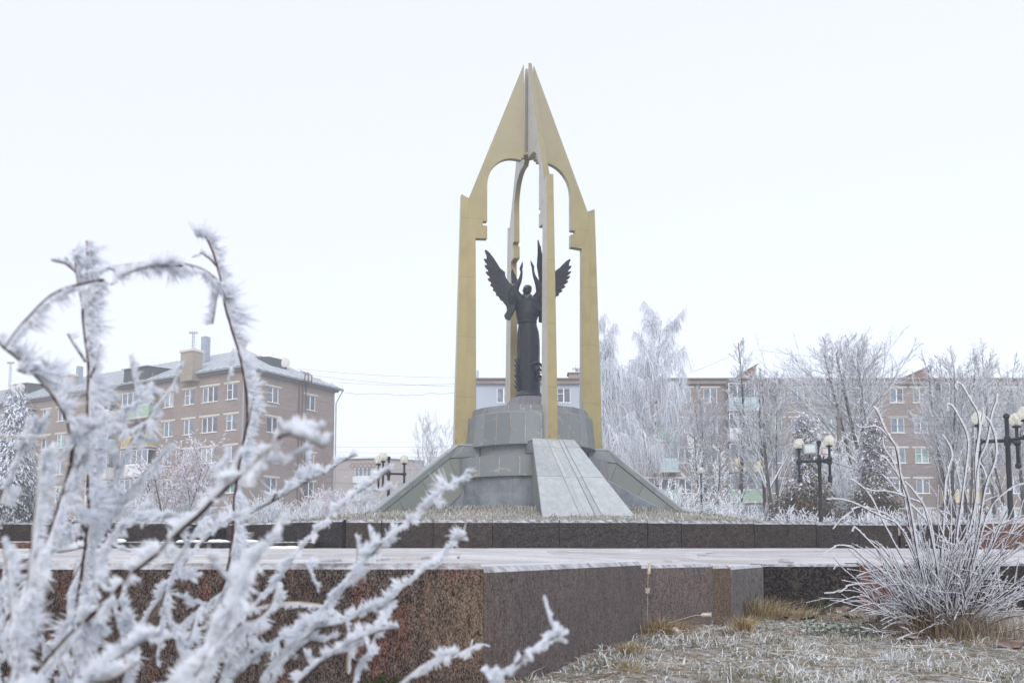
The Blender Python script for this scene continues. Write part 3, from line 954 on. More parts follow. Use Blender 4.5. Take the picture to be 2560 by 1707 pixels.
def ramp(label, az):
    root = empty('buttress_ramp', (AX, AY, 0.03), az, label, 'ramp', 'sloping stone ramps round the pedestal')
    root.scale = BS
    # local x = outward, y = sideways
    hw = lambda r: rhw(r) - 0.06
    P = []
    for r_ in (1.9, RT, RB):
        for sg in (-1, 1):
            P += [(r_, sg * hw(r_), 0.6), (r_, sg * hw(r_), rz(r_) - 0.06)]
    V = np.array(P, float)
    # index: r k -> 4k + (0 L bottom,1 L top,2 R bottom,3 R top)
    fs = [(0, 2, 3, 1), (8, 10, 11, 9)]
    for k in (0, 1):
        a, b = 4 * k, 4 * k + 4
        fs += [(a, b, b + 1, a + 1), (a + 2, b + 2, b + 3, a + 3), (a + 1, b + 1, b + 3, a + 3), (a, b, b + 2, a + 2)]
    fix_normals(MB().add(V, fs).build('ramp_core', M_CONC, root))
    nrm = np.array([-(ZB - ZT), 0, RB - RT]); nrm /= np.linalg.norm(nrm)

    def slab(name, mat, r0, r1, s0, s1, t=0.05, lift=0.0, drop=0.0):
        """slab on the slope between r0 and r1; s0, s1 give its side offsets at a radius"""
        g_ = 0.006
        top = []
        for (r_, s_) in ((r0 + g_, s0(r0) + g_), (r1 - g_, s0(r1) + g_), (r1 - g_, s1(r1) - g_), (r0 + g_, s1(r0) - g_)):
            top.append(np.array([r_, s_, ZT + (ZB - ZT) * (r_ - RT) / (RB - RT)]) + nrm * (lift + R.uniform(-.002, .003)))
        bot = [p - nrm * t for p in top]
        V = np.array(bot + top); c = V.mean(0)
        o = MB().hexa(V - c).build(name, mat, root, c)
        bevel(o, 0.006)
        return o

    ed = lambda r: -rhw(r)
    e2 = lambda r: rhw(r)
    rows = [RT + 0.01, 3.12, 4.42, 6.25]
    for k in range(3):
        r0, r1 = rows[k], rows[k + 1]
        slab('slope_slab', M_RAMP, r0, r1, ed, lambda r: -0.23 - 0.015 * (r - RT), 0.06, 0.0)
        slab('slope_slab', M_RAMP, r0, r1, lambda r: 0.30 + 0.03 * (r - RT), e2, 0.06, 0.0)
        slab('channel_strip', M_RAMP, r0, r1, lambda r: 0.17 + 0.01 * (r - RT), lambda r: 0.30 + 0.03 * (r - RT), 0.06, -0.012)
        slab('channel_strip', M_RAMP, r0, r1, lambda r: -0.23 - 0.015 * (r - RT), lambda r: -0.10, 0.06, -0.008)
        slab('channel_bed', M_RAMP, r0, r1, lambda r: -0.10, lambda r: 0.17 + 0.01 * (r - RT), 0.04, -0.03)
    # flat top
    V = np.array([(x, s, z) for z in (ZT - .06, ZT) for (x, s) in ((1.95, -.72), (RT, -.72), (RT, .72), (1.95, .72))], float)
    c = V.mean(0); bevel(MB().hexa(V - c).build('top_slab', M_RAMP, root, c), 0.008)
    # side: deep cap band over recessed panels
    for sg in (-1, 1):
        def side_panel(name, mat, poly, out):
            f0 = lambda p: (p[0], sg * (rhw(p[0]) + out - 0.07), p[1])
            f1 = lambda p: (p[0], sg * (rhw(p[0]) + out), p[1])
            mb = MB().prism(poly, f0, f1)
            V = np.concatenate(mb.v); c = V.mean(0); mb.v = [V - c]
            o = fix_normals(mb.build(name, mat, root, c)); bevel(o, 0.006)
        cap = 0.40
        br = [1.97, RT + 0.0, 3.72, 4.9, 6.2]
        line = lambda r: ZT + (ZB - ZT) * (r - RT) / (RB - RT)
        side_panel('cap_stone', M_CLAD, [(1.97, ZT - .075), (RT - .004, ZT - .075), (RT + .26, line(RT + .26) - cap + 0.12), (1.97, ZT - cap)][:4], 0.0)
        for a, b in ((RT + 0.005, 4.3), (4.31, 6.2)):
            a2 = a + (.265 if a < 3 else 0)
            side_panel('cap_stone', M_CLAD, [(a, line(a) - .075), (b, line(b) - .075), (b, line(b) - cap + .12), (a2, line(a2) - cap + .12)], 0.0)
        # panels below the cap, cut square to the slope
        low = lambda r: line(r) - cap + 0.09
        cuts = [2.55, 3.02, 3.95, 4.75, 5.4, 6.2]
        bot = 1.0
        for a, b in zip(cuts[:-1], cuts[1:]):
            ba, bb = a - 0.62 if a > 2.6 else 2.55, b - 0.62
            top_a = ZT - cap - 0.02 if a <= RT else low(a)
            poly = [(a + .006, top_a if a > 2.6 else ZT - cap - .02), (b - .006, low(b)), (max(bb, 2.56) - .006, max(low(b) - 1.1, bot)), (max(ba, 2.55) + .006 - (0.0), max(top_a - 1.1, bot))]
            side_panel('side_panel', M_CLADG, poly, -0.03)
    return root


az_f = math.atan2(-math.cos(TH), math.sin(TH))
ramp('front grey stone ramp sloping down towards the camera, channel along its middle', az_f)
ramp('grey stone ramp sloping down to the left behind the frosted branches', math.atan2(-math.sin(TH), -math.cos(TH)))
ramp('grey stone ramp sloping down to the right towards the birches', math.atan2(math.sin(TH), math.cos(TH)))
ramp('grey stone ramp at the rear, hidden behind the pedestal', math.atan2(math.cos(TH), -math.sin(TH)))
# slumped concrete skirt beside the right ramp
mb = MB()
mb.prism([(0, 0), (1.9, -0.95), (1.95, -1.2), (0, -1.2)], lambda p: (2.45 + p[0], -1.15 - .1 * p[0], 3.0 + p[1]), lambda p: (2.45 + p[0], -0.7, 3.0 + p[1]))
o = fix_normals(mb.build('skirt_slab', M_CONC, ped, (0, 0, 0))); bevel(o, 0.02)

# ------------------------------------------------------------------ gilded pylons
def pylon_hw(z): return 0.175 - (z - 4.25) * 0.0068


FIN = [(2.0, 4.2), (2.0, 6), (2.03, 11.84), (1.60, 11.87), (1.60, 12.355), (1.768, 12.355), (1.768, 12.50), (1.60, 12.51), (1.60, 13.85)]
for k in range(1, 11):
    a = math.radians(90 * k / 10)
    FIN.append((0.60 + 1.0 * math.cos(a), 13.85 + 1.14 * math.sin(a)))
FIN += [(0.30, 14.97), (0.30, 15.06), (0.213, 15.06), (0.213, 15.30), (0.195, 18.71), (2.29, 13.28), (2.32, 13.2), (2.42, 4.2)]


def pylon(label, az):
    root = empty('gilded_pylon', (AX, AY, 4.25), az, label, 'pylon', 'four gilded pylons round the statue')
    zo = 4.25
    mb = MB().prism(FIN, lambda p: (p[0], -pylon_hw(p[1]) + .003 + .0011 * max(0, p[1] - 11), p[1] - zo), lambda p: (p[0], pylon_hw(p[1]) - .003 - .0011 * max(0, p[1] - 11), p[1] - zo))
    o = fix_normals(mb.build('fin', M_GOLD, root)); bevel(o, 0.012)
    V = []
    for (z, r0, r1, z1) in ((4.2, 2.38, 2.78, 4.2), (13.31, 2.29, 2.56, 13.43)):
        for (r_, sg) in ((r0, -1), (r1, -1), (r1, 1), (r0, 1)):
            V.append((r_, sg * pylon_hw(z), (z if r_ == r0 else z1) - zo))
    o = MB().hexa(V).build('post', M_GOLD, root); bevel(o, 0.012)
    MB().box((2.35, 0, -0.0), (.82, .40, .05)).build('foot_plate', M_DARKCONC, root)


pylon('gilded pylon standing in front of the statue', az_f)
pylon('leftmost gilded pylon, rising from the left stone ramp', math.atan2(-math.sin(TH), -math.cos(TH)))
pylon('rightmost gilded pylon, in front of the birch trees', math.atan2(math.sin(TH), math.cos(TH)))
pylon('rear gilded pylon, standing behind the statue on the left', math.atan2(math.cos(TH), -math.sin(TH)))
MB().lathe([(0.26, -.04), (0.26, .04)], 24).build('hub_plate', M_GOLD, None, (AX, AY, 15.2))
tag(bpy.data.objects['hub_plate'], 'small round metal plate joining the four pylons under the spire', 'plate')

# ------------------------------------------------------------------ bronze statue
SX, SY, SZ = AX - 0.04, AY, 6.11
KX = 31.1 / F / 6.273


def S(x1, y1, dy=0.0):
    """point of the statue from an elevation drawing (units of the enlarged view), local coordinates"""
    p = at(1190 + x1 / 6.273, 580 + y1 / 6.273, SY + dy)
    return np.array([p[0] - SX, dy, p[2] - SZ])


st = empty('soldier_statue', (SX, SY, SZ), 0, 'dark bronze statue of a soldier in a long coat with cranes rising from raised arms', 'statue')
body = MB()
# rings: (y in drawing, x left, x right, depth factor)
RG = [(2572, 618, 1030, .95), (2552, 610, 1036, .95), (2530, 625, 1020, .95), (2510, 640, 1010, .95), (2400, 640, 1005, .95), (2260, 635, 1005, .95), (2120, 632, 1003, .92),
      (1980, 640, 1000, .9), (1820, 637, 1003, .88), (1680, 642, 998, .85), (1560, 650, 985, .82), (1460, 662, 955, .8), (1440, 655, 950, .82),
      (1395, 652, 948, .82), (1385, 640, 958, .85), (1300, 622, 985, .8), (1200, 618, 998, .72), (1110, 622, 1000, .66), (1050, 650, 985, .6), (1010, 700, 905, .6), (990, 735, 855, .8), (930, 742, 845, .9)]
n = 40; th = np.arange(n) * 2 * math.pi / n
V = []
for (y, xl, xr, dp) in RG:
    c0 = S((xl + xr) / 2, y); hw = (xr - xl) / 2 * KX
    amp = 0.022 if y > 1500 else 0.0
    if 1440 >= y >= 1395: amp = 0
    r_ = 1 + amp * np.sin(th * 8 + 0.6) + (0.012 * np.sin(th * 13 + y * .02) if y < 1385 else 0)
    V.append(np.stack([c0[0] + hw * np.cos(th) * r_, hw * dp * np.sin(th) * r_, np.full(n, c0[2])], 1))
V = np.concatenate(V); fs = []
for q in range(len(RG) - 1):
    for i in range(n):
        j = (i + 1) % n; fs.append([q * n + i, q * n + j, (q + 1) * n + j, (q + 1) * n + i])
fs.append(list(range(n))[::-1]); fs.append(list(range((len(RG) - 1) * n, len(RG) * n)))
body.add(V, fs)
# head with brow, nose, chin, ears and hair
hd = S(800, 915)
body.sphere(hd + [0, 0.0, 0.0], 1, 20, sc=(.152, .185, .20))
body.sphere(hd + [-.02, -.06, -.09], 1, 16, sc=(.105, .125, .115))
body.sphere(hd + [-.055, -.19, .005], 1, 10, sc=(.026, .05, .055))
body.sphere(hd + [-.05, -.155, .052], 1, 10, sc=(.095, .04, .022))
body.sphere(hd + [-.035, -.165, -.075], 1, 10, sc=(.05, .03, .014))
body.sphere(hd + [-.035, -.15, -.135], 1, 10, sc=(.04, .04, .03))
for sg in (-1, 1): body.sphere(hd + [sg * .15, .02, -.01], 1, 10, sc=(.022, .04, .05))
body.sphere(hd + [.02, .05, .075], 1, 16, sc=(.165, .18, .15))
# collar
for sg in (-1, 1):
    body.path([S(795 + sg * 62, 985, -.05), S(795 + sg * 50, 1010, -.16), S(790 + sg * 14, 1050, -.24)], [.05, .055, .03], 8)
# arms: upper arm, sleeve, then the crane's breast and neck
def limb(pts, rad): body.path([S(*p) for p in pts], rad, 12)
limb([(690, 1080, 0), (640, 1000, -.05), (600, 940, -.08), (560, 900, -.05)], [.20, .17, .16, .12])
limb([(930, 1080, 0), (985, 1000, -.05), (1020, 930, -.08), (1045, 880, -.05)], [.20, .17, .16, .12])
# crane bodies
limb([(520, 1330, .1), (548, 1230, .05), (560, 1120, 0), (565, 1000, -.02), (600, 900, -.03), (640, 840, -.04), (680, 780, -.05), (706, 700, -.05), (714, 630, -.05), (708, 580, -.05)],
     [.09, .14, .20, .22, .18, .12, .085, .058, .045, .05])
body.path([S(700, 585, -.05), S(716, 540, -.05), S(724, 500, -.05), S(731, 452, -.05)], [.05, .055, .035, .008], 8)
body.path([S(700, 590, -.06), S(684, 572, -.06)], [.045, .012], 8)
limb([(1010, 1420, .15), (1040, 1250, .1), (1060, 1120, 0), (1050, 1000, -.02), (1010, 900, -.03), (975, 820, -.04), (945, 760, -.05), (910, 680, -.05), (895, 610, -.05), (892, 560, -.05)],
     [.07, .15, .20, .22, .18, .12, .085, .055, .045, .05])
body.path([S(900, 560, -.05), S(880, 520, -.05), S(868, 485, -.05), S(854, 432, -.05)], [.05, .052, .033, .008], 8)
body.path([S(895, 560, -.06), S(914, 548, -.06)], [.045, .012], 8)
# belt, pleats, drapery
body.lathe([(.345, -.045), (.36, -.04), (.36, .04), (.345, .045)], 32, S(800, 1418), sx=1, sy=.84)
for (x, dx) in ((690, 0), (895, 0)):
    body.path([S(x, 1470, -.24), S(x + dx, 1700, -.29), S(x + 4, 2000, -.33), S(x + 5, 2300, -.36)], [.02, .02, .02, .012], 6)
for k in range(4):
    body.path([S(920 - k * 5, 1050 + k * 25, -.2), S(965, 1120 + k * 28, -.26), S(1040, 1160 + k * 30, -.22)], [.025, .03, .03], 6)
for k in range(3):
    body.path([S(860 + k * 18, 1130 + k * 40, -.3), S(890 + k * 12, 1200 + k * 40, -.3), S(960, 1240 + k * 45, -.2)], [.015, .022, .015], 6)
core = body.build('body_raw', M_BRONZE)
rm = core.modifiers.new('r', 'REMESH'); rm.mode = 'VOXEL'; rm.voxel_size = 0.017
sm_ = core.modifiers.new('s', 'SMOOTH'); sm_.factor = 0.5; sm_.iterations = 3
dg = bpy.context.evaluated_depsgraph_get()
me = bpy.data.meshes.new_from_object(core.evaluated_get(dg))
bpy.data.objects.remove(core)
me.name = 'body'
me.materials.clear(); me.materials.append(M_BRONZE)
me.polygons.foreach_set('use_smooth', np.ones(len(me.polygons), bool))
place('body', me, st)
MB().lathe([(.52, -.03), (.53, .02), (.50, .07), (.49, .1)], 48).build('base_ring', M_BRONZE, st, (S(822, 2560)[0], 0, 0.03), smooth=True)
# flame-like relief round the foot of the coat
for k, (x, y) in enumerate([(1000, 2060), (1012, 2150), (1005, 2250)]):
    mb = MB()
    mb.path([S(x - 150 + k * 50, y + 60, -.36), S(x - 110 + k * 35, y + 5, -.40), S(x - 40, y - 12, -.34), S(x + 25, y + 25, -.22), S(x + 38, y + 80, -.18)], [.02, .045, .055, .05, .02], 8)
    mb.path([S(x - 90 + k * 30, y + 90, -.38), S(x - 50 + k * 18, y + 55, -.38), S(x + 10, y + 60, -.28)], [.015, .03, .02], 8)
    mb.build('flame_relief', M_BRONZE, st, smooth=True)
for k in range(6):
    y = 1990 + k * 82
    mb = MB()
    mb.path([S(690 + k * 3, y + 110, -.30), S(650, y + 60, -.26), S(622 - (k % 2) * 6, y + 10, -.14), S(606 + 4 * (k % 3), y - 25, -.04)], [.02, .045, .05, .012], 8)
    mb.build('flame_relief', M_BRONZE, st, smooth=True)


def wing(outline, feathers, dy, tilt, thick=.045):
    """wing plate with separate overlapping feathers (root point, tip point, width)"""
    f = lambda p, o: S(p[0], p[1], dy + o + tilt * (p[0] - 800) * KX)
    mb = MB().prism(outline, lambda p: f(p, 0), lambda p: f(p, thick))
    w = fix_normals(mb.build('wing', M_BRONZE, st)); bevel(w, 0.012)
    for k, (a, b, wd) in enumerate(feathers):
        a = np.array(a, float); b = np.array(b, float); d = b - a; L = np.linalg.norm(d); d /= L; nn = np.array([-d[1], d[0]])
        poly = []
        for (t_, s_) in ((0, .35), (.25, .75), (.6, 1.0), (.85, .85), (.96, .5), (1.0, .1), (.97, -.35), (.85, -.75), (.6, -.9), (.25, -.7), (0, -.35)):
            q = a + d * L * t_ + nn * wd * s_; poly.append((q[0], q[1]))
        o_ = -0.018 - 0.012 * (k % 2)
        mb = MB().prism(poly, lambda p: f(p, o_), lambda p: f(p, thick + .02))
        # quill
        mb.path([f(a + d * L * t_, o_ - .004) for t_ in (0.05, .4, .75, .95)], [.012, .012, .009, .004], 5)
        bevel(fix_normals(mb.build('feather', M_BRONZE, w)), 0.008)


wing([(640, 850), (575, 832), (520, 790), (478, 730), (460, 690), (455, 628), (350, 545), (270, 450), (200, 345), (160, 330), (165, 420), (170, 520), (190, 620), (215, 730), (240, 820), (290, 930), (380, 1055), (440, 1110), (480, 1180), (490, 1230), (450, 1290), (440, 1310), (460, 1368), (535, 1392), (560, 1300), (620, 1180), (640, 1000)],
     [((400, 640), (138, 282), 40), ((390, 690), (124, 420), 36), ((395, 745), (134, 520), 36), ((410, 800), (152, 625), 36), ((420, 850), (182, 735), 34), ((440, 900), (220, 825), 34),
      ((455, 950), (262, 905), 30), ((470, 1000), (310, 985), 28), ((500, 1060), (375, 1055), 28), ((520, 1110), (430, 1110), 24)], -0.10, 0.10)
wing([(560, 815), (552, 700), (552, 620), (572, 572), (600, 640), (628, 705), (655, 748), (628, 810)],
     [((590, 800), (570, 580), 14), ((610, 800), (612, 660), 14)], 0.28, -0.1, .03)
wing([(1010, 930), (1090, 790), (1160, 700), (1250, 605), (1370, 515), (1440, 450), (1465, 470), (1455, 560), (1440, 660), (1410, 760), (1370, 850), (1320, 930), (1260, 1010), (1180, 1080), (1080, 1150), (1020, 1180)],
     [((1200, 720), (1482, 424), 34), ((1210, 770), (1496, 528), 32), ((1210, 815), (1492, 615), 30), ((1205, 860), (1476, 690), 30), ((1195, 900), (1446, 765), 30), ((1185, 940), (1405, 845), 28), ((1170, 980), (1355, 915), 28), ((1150, 1020), (1305, 975), 26), ((1130, 1050), (1256, 1022), 24)], 0.06, -0.10)
wing([(1000, 900), (985, 740), (952, 535), (958, 430), (966, 330), (964, 130), (980, 118), (1000, 190), (1018, 250), (1032, 320), (1048, 420), (1070, 560), (1085, 720), (1080, 900)],
     [((1000, 640), (976, 122), 17), ((1015, 680), (1010, 215), 16), ((1035, 720), (1034, 330), 18), ((1050, 760), (1060, 470), 18)], -0.04, 0.5)

# ------------------------------------------------------------------ apartment buildings
WIN = {}


def win_mesh(w, h, npn, vent):
    k = (round(w, 2), round(h, 2), npn, vent)
    if k in WIN: return WIN[k]
    mb = MB(); b = 0.06
    mb.box((w / 2, 0, b / 2), (w, .07, b)); mb.box((w / 2, 0, h - b / 2), (w, .07, b))
    xs = [b / 2] + [w * i / npn for i in range(1, npn)] + [w - b / 2]
    for x in xs: mb.box((x, 0.001, h / 2), (b if x in (xs[0], xs[-1]) else b * 1.5, .066, h - 2 * b))
    if vent: mb.box((w / npn / 2, 0.002, h * .62), (w / npn - 2 * b, .06, b * .8))
    mb.box((w / 2, -.09, -.025), (w + .14, .2, .05))
    fr = mb.mesh('window', M_WHITE)
    pn = MB().box((0, 0, 0), (w / npn - b * 1.2, .012, h - 2 * b)).mesh('pane', GLASS[0])
    pns = []
    for gmat in GLASS:
        q = pn.copy(); q.materials.clear(); q.materials.append(gmat); pns.append(q)
    ln = MB().box((0, 0, 0), (w + .6, .05, .16)).mesh('lintel', M_LINTEL)
    WIN[k] = (fr, pns, ln)
    return WIN[k]


def put_window(root, o, rz_, s0, s1, zb, zt, npn=2, lintel=True, rng=R, inset=0.1):
    """window in a facade whose local frame starts at o and is turned by rz_"""
    w, h = s1 - s0, zt - zb
    fr, pns, ln = win_mesh(w, h, npn, rng.random() < .2)
    c, s_ = math.cos(rz_), math.sin(rz_)
    P = lambda x, y, z: (o[0] + x * c - y * s_, o[1] + x * s_ + y * c, o[2] + z)
    wo = place('window', fr, root, P(s0, inset, zb), (0, 0, rz_))
    gi = rng.choices(range(5), GLW)[0]
    for i in range(npn):
        g2 = gi if rng.random() < .7 else rng.choices(range(5), GLW)[0]
        place('pane', pns[g2], wo, (w * (i + .5) / npn, .012, h / 2))
    if lintel: place('lintel', ln, wo, (w / 2, -inset - .012, h + .09))
    return wo


def facade(root, name, o, rz_, W, H, ops, mat, depth=.16):
    xs = sorted({0, W} | {v for a in ops for v in (a[0], a[1]) if 0 < v < W}); zs = sorted({0, H} | {v for a in ops for v in (a[2], a[3])})
    mb = MB(); V = []; Q = []
    def quad(*p):
        Q.append([len(V) + i for i in range(4)]); V.extend(p)
    for i in range(len(xs) - 1):
        xm = (xs[i] + xs[i + 1]) / 2
        col = [a for a in ops if a[0] < xm < a[1]]
        z = 0
        for a in sorted(col, key=lambda a: a[2]) + [None]:
            zt = H if a is None else a[2]
            if zt > z: quad((xs[i], 0, z), (xs[i + 1], 0, z), (xs[i + 1], 0, zt), (xs[i], 0, zt))
            z = H if a is None else a[3]
    for a in ops:
        x0, x1, z0, z1 = a[:4]; d = depth
        quad((x0, 0, z0), (x0, d, z0), (x0, d, z1), (x0, 0, z1)); quad((x1, d, z0), (x1, 0, z0), (x1, 0, z1), (x1, d, z1))
        quad((x0, d, z0), (x0, 0, z0), (x1, 0, z0), (x1, d, z0)); quad((x0, 0, z1), (x0, d, z1), (x1, d, z1), (x1, 0, z1))
        quad((x0, d, z0), (x1, d, z0), (x1, d, z1), (x0, d, z1))
    mb.add(np.array(V), np.array(Q))
    return mb.build(name, mat, root, o, (0, 0, rz_))


def balcony(root, o, rz_, s0, s1, zf, mat, glazed=True, out=1.0, rng=R):
    """projecting balcony: slab, parapet panel, and glazing with frame when glazed"""
    c, s_ = math.cos(rz_), math.sin(rz_)
    P = (o[0] + s0 * c, o[1] + s0 * s_, o[2] + zf)
    w = s1 - s0
    b = MB().box((w / 2, -out / 2, -.07), (w, out, .14)).build('balcony', M_LINTEL, root, P, (0, 0, rz_))
    mb = MB().box((w / 2, -out + .03, .52), (w, .05, 1.02))
    for x in (.025, w - .025): mb.box((x, -out / 2 + .03, .52), (.05, out - .06, 1.02))
    mb.build('parapet_panel', mat, b)
    if glazed:
        n = max(3, int(w / .72)); mb = MB()
        for i in range(n + 1): mb.box((w * i / n, -out + .05, 1.72), (.07, .06, 1.38))
        for z in (1.06, 2.42): mb.box((w / 2, -out + .055, z), (w, .07, .07))
        for x in (0.02, w - .02):
            mb.box((x, -out / 2, 2.42), (.06, out, .07))
        mb.build('glazing_frame', M_WHITE, b)
        gm = MB().box((0, 0, 0), (w / n - .06, .012, 1.3)).mesh('pane', rng.choice(GLASS[:2] + [GLASS[4]]))
        for i in range(n): place('pane', gm, b, (w * (i + .5) / n, -out + .05, 1.74))
        MB().box((w / 2, -out / 2, 2.52), (w + .1, out + .15, .08)).build('canopy', M_EAVE, b)
    return b


# ---- left tan brick block
LD = np.array([-0.864, 0.503]); RD = np.array([0.515, 0.857])      # its two horizontal directions
RD = np.array([-LD[1] * -1, -LD[0]]) if False else np.array([0.503, 0.864])
C0 = at(609, 1000, 75.0)[:2]
GZ = 1.6
LL = 66.0
O_L = np.array([*(C0 + LD * LL), GZ])                                 # far left end of the long front
rzL = math.atan2(-LD[1], -LD[0])
rzR = math.atan2(RD[1], RD[0])
lb = empty('apartment_building', (C0[0], C0[1], GZ), 0, 'tan brick apartment block with a hipped metal roof behind the frosted shrub', 'building')
OL = np.array([*(LD * LL), 0.0]); ORR = np.array([0, 0, 0.0])


def on_plane(px, py, P0, d):
    """distance along d and height where the ray of a photograph pixel meets the vertical plane through P0"""
    r_ = ray(px, py); n_ = np.array([-d[1], d[0]])
    t_ = np.dot(np.asarray(P0) - CAM0[:2], n_) / np.dot(r_[:2], n_)
    q = CAM0 + r_ * t_
    return float(np.dot(q[:2] - P0, d)), float(q[2])


def sL(x4, y4): s_, z = on_plane(x4 / 2.6133, 780 + y4 / 2.6133, C0, LD); return LL - s_, z - GZ
def sR(x4, y4): s_, z = on_plane(x4 / 2.6133, 780 + y4 / 2.6133, C0, RD); return s_, z - GZ


HW = sL(1570, 372)[1]
colsL = [(1485, 1545, 2), (1325, 1420, 3), (1208, 1265, 2), (1080, 1130, 2), (385, 430, 2), (285, 330, 2), (0, 42, 2)]
zt0 = sL(1515, 466)[1]; st_h = 2.77
ops = []; wl = []
for (a, b, npn) in colsL + [(-70, -30, 2), (-200, -150, 2)]:
    s0 = sL(a, 500)[0]; s1 = sL(b, 500)[0]
    w = {2: 1.35, 3: 2.05}[npn]; sc = (s0 + s1) / 2; s0, s1 = sc - w / 2, sc + w / 2
    for k in range(5):
        zt = zt0 - st_h * k; ops.append((s0, s1, zt - 1.42, zt)); wl.append((s0, s1, zt - 1.42, zt, npn))
bal = [(sL(860, 500)[0], sL(1035, 500)[0]), (sL(640, 500)[0], sL(770, 500)[0]), (sL(150, 500)[0], sL(245, 500)[0])]
for i, (a, b) in enumerate(bal):
    for k in range(5):
        zt = zt0 - st_h * k; sc = (a + b) / 2
        ops.append((sc - 1.0, sc + 1.0, zt - 2.15, zt)); wl.append((sc - 1.0, sc + 1.0, zt - 2.15, zt, 3))
facade(lb, 'long_wall', tuple(OL), rzL, LL, HW, ops, M_BRICK_L)
for (s0, s1, zb, zt, npn) in wl: put_window(lb, OL, rzL, s0, s1, zb, zt, npn, npn != 3 or (zt - zb) < 2)
balm = [[M_GREENP, M_RUSTY, M_WHITEP, M_WHITEP, M_WHITEP], [M_WHITEP, M_BLUEP, M_WHITEP, M_WHITEP, M_WHITEP], [M_WHITEP, M_RUSTY, M_WHITEP, M_WHITEP, M_WHITEP]]
for i, (a, b) in enumerate(bal):
    for k in range(5):
        balcony(lb, OL, rzL, a, b, zt0 - st_h * k - 2.2, balm[i][k], not (k == 1 and i == 0))
WR = 11.7
colsR = [(1758, 1815), (2005, 2058)]
ops = []
ztr = sR(1785, 490)[1]
for (a, b) in colsR:
    sc = (sR(a, 520)[0] + sR(b, 520)[0]) / 2
    for k in range(5): ops.append((sc - .68, sc + .68, ztr - st_h * k - 1.42, ztr - st_h * k))
facade(lb, 'end_wall', (0, 0, 0), rzR, WR, HW, ops, M_BRICK_L)
for a in ops: put_window(lb, (0, 0, 0), rzR, *a)
# far walls closing the block
A_ = np.array([0, 0.]); B_ = RD * WR; C_ = RD * WR + LD * LL; D_ = LD * LL
mb = MB()
for p, q in ((B_, C_), (C_, D_)):
    mb.add([(*p, 0), (*q, 0), (*q, HW), (*p, HW)], [(0, 1, 2, 3)])
mb.build('rear_wall', M_BRICK_L, lb)
# base plinth and cornice
def band(name, mat, z0, z1, out, parent=lb):
    P = [A_ - RD * out - LD * out, B_ + RD * out - LD * out, C_ + RD * out + LD * out, D_ - RD * out + LD * out]
    MB().hexa([(*p, z0) for p in P] + [(*p, z1) for p in P]).build(name, mat, parent)
band('plinth', M_LINTEL, -.5, .55, .04)
band('cornice', M_EAVE, HW - .22, HW - .003, .28)
band('eave', M_METAL, HW, HW + .13, .62)
# hipped roof
ov = .66; ZE = HW + .132; RH = 3.5
E = [A_ - RD * ov - LD * ov, B_ + RD * ov - LD * ov, C_ + RD * ov + LD * ov, D_ - RD * ov + LD * ov]
r1 = RD * WR / 2 + LD * (WR / 2 + .5); r2 = RD * WR / 2 + LD * (LL - WR / 2)
V = [(*p, ZE) for p in E] + [(*r1, ZE + RH), (*r2, ZE + RH)]
roof = MB().add(V, [(0, 1, 4), (1, 2, 5, 4), (2, 3, 5), (3, 0, 4, 5)]).build('roof', M_ROOF, lb)
V = np.array(V)
mb = MB()
def ribs(a, b, c, d, n):
    """standing seams from eave a-b up to ridge c-d (c above a)"""
    for i in range(1, n):
        t_ = i / n
        e_ = a + (b - a) * t_
        # the seam runs square to the eave until it meets the ridge or hip
        ed = (b - a) / np.linalg.norm(b - a); up = (c + d) / 2 - a; up = up - ed * np.dot(up, ed)
        s_ = t_ * np.linalg.norm(b - a); sc_ = np.dot(c - a, ed); sd_ = np.dot(d - a, ed); Lb = np.linalg.norm(b - a)
        k = min(1, s_ / max(sc_, 1e-3), (Lb - s_) / max(Lb - sd_, 1e-3))
        mb.tubes([e_ + [0, 0, .02]], [e_ + up * k + [0, 0, .02]], .032, .032, 4)
ribs(V[3], V[0], V[5], V[4], 76); ribs(V[0], V[1], V[4], V[4], 14)
tag(mb.build('roof_seam', M_SEAM, roof), kind='stuff')


def lroof(px, py, back=0.0):
    """point of the front roof slope seen at a photograph pixel, in the block's frame"""
    n_ = np.cross(V[0] - V[3], V[4] - V[3]); r_ = ray(px, py); P0 = V[3] + np.array([C0[0], C0[1], GZ])
    t_ = np.dot(P0 - CAM0, n_) / np.dot(r_, n_)
    q = CAM0 + r_ * t_ - np.array([C0[0], C0[1], GZ]); q[:2] += RD * back
    return q


def rbox(name, mat, c, size, parent):
    return MB().box((0, 0, 0), size).build(name, mat, parent, tuple(c), (0, 0, rzL))


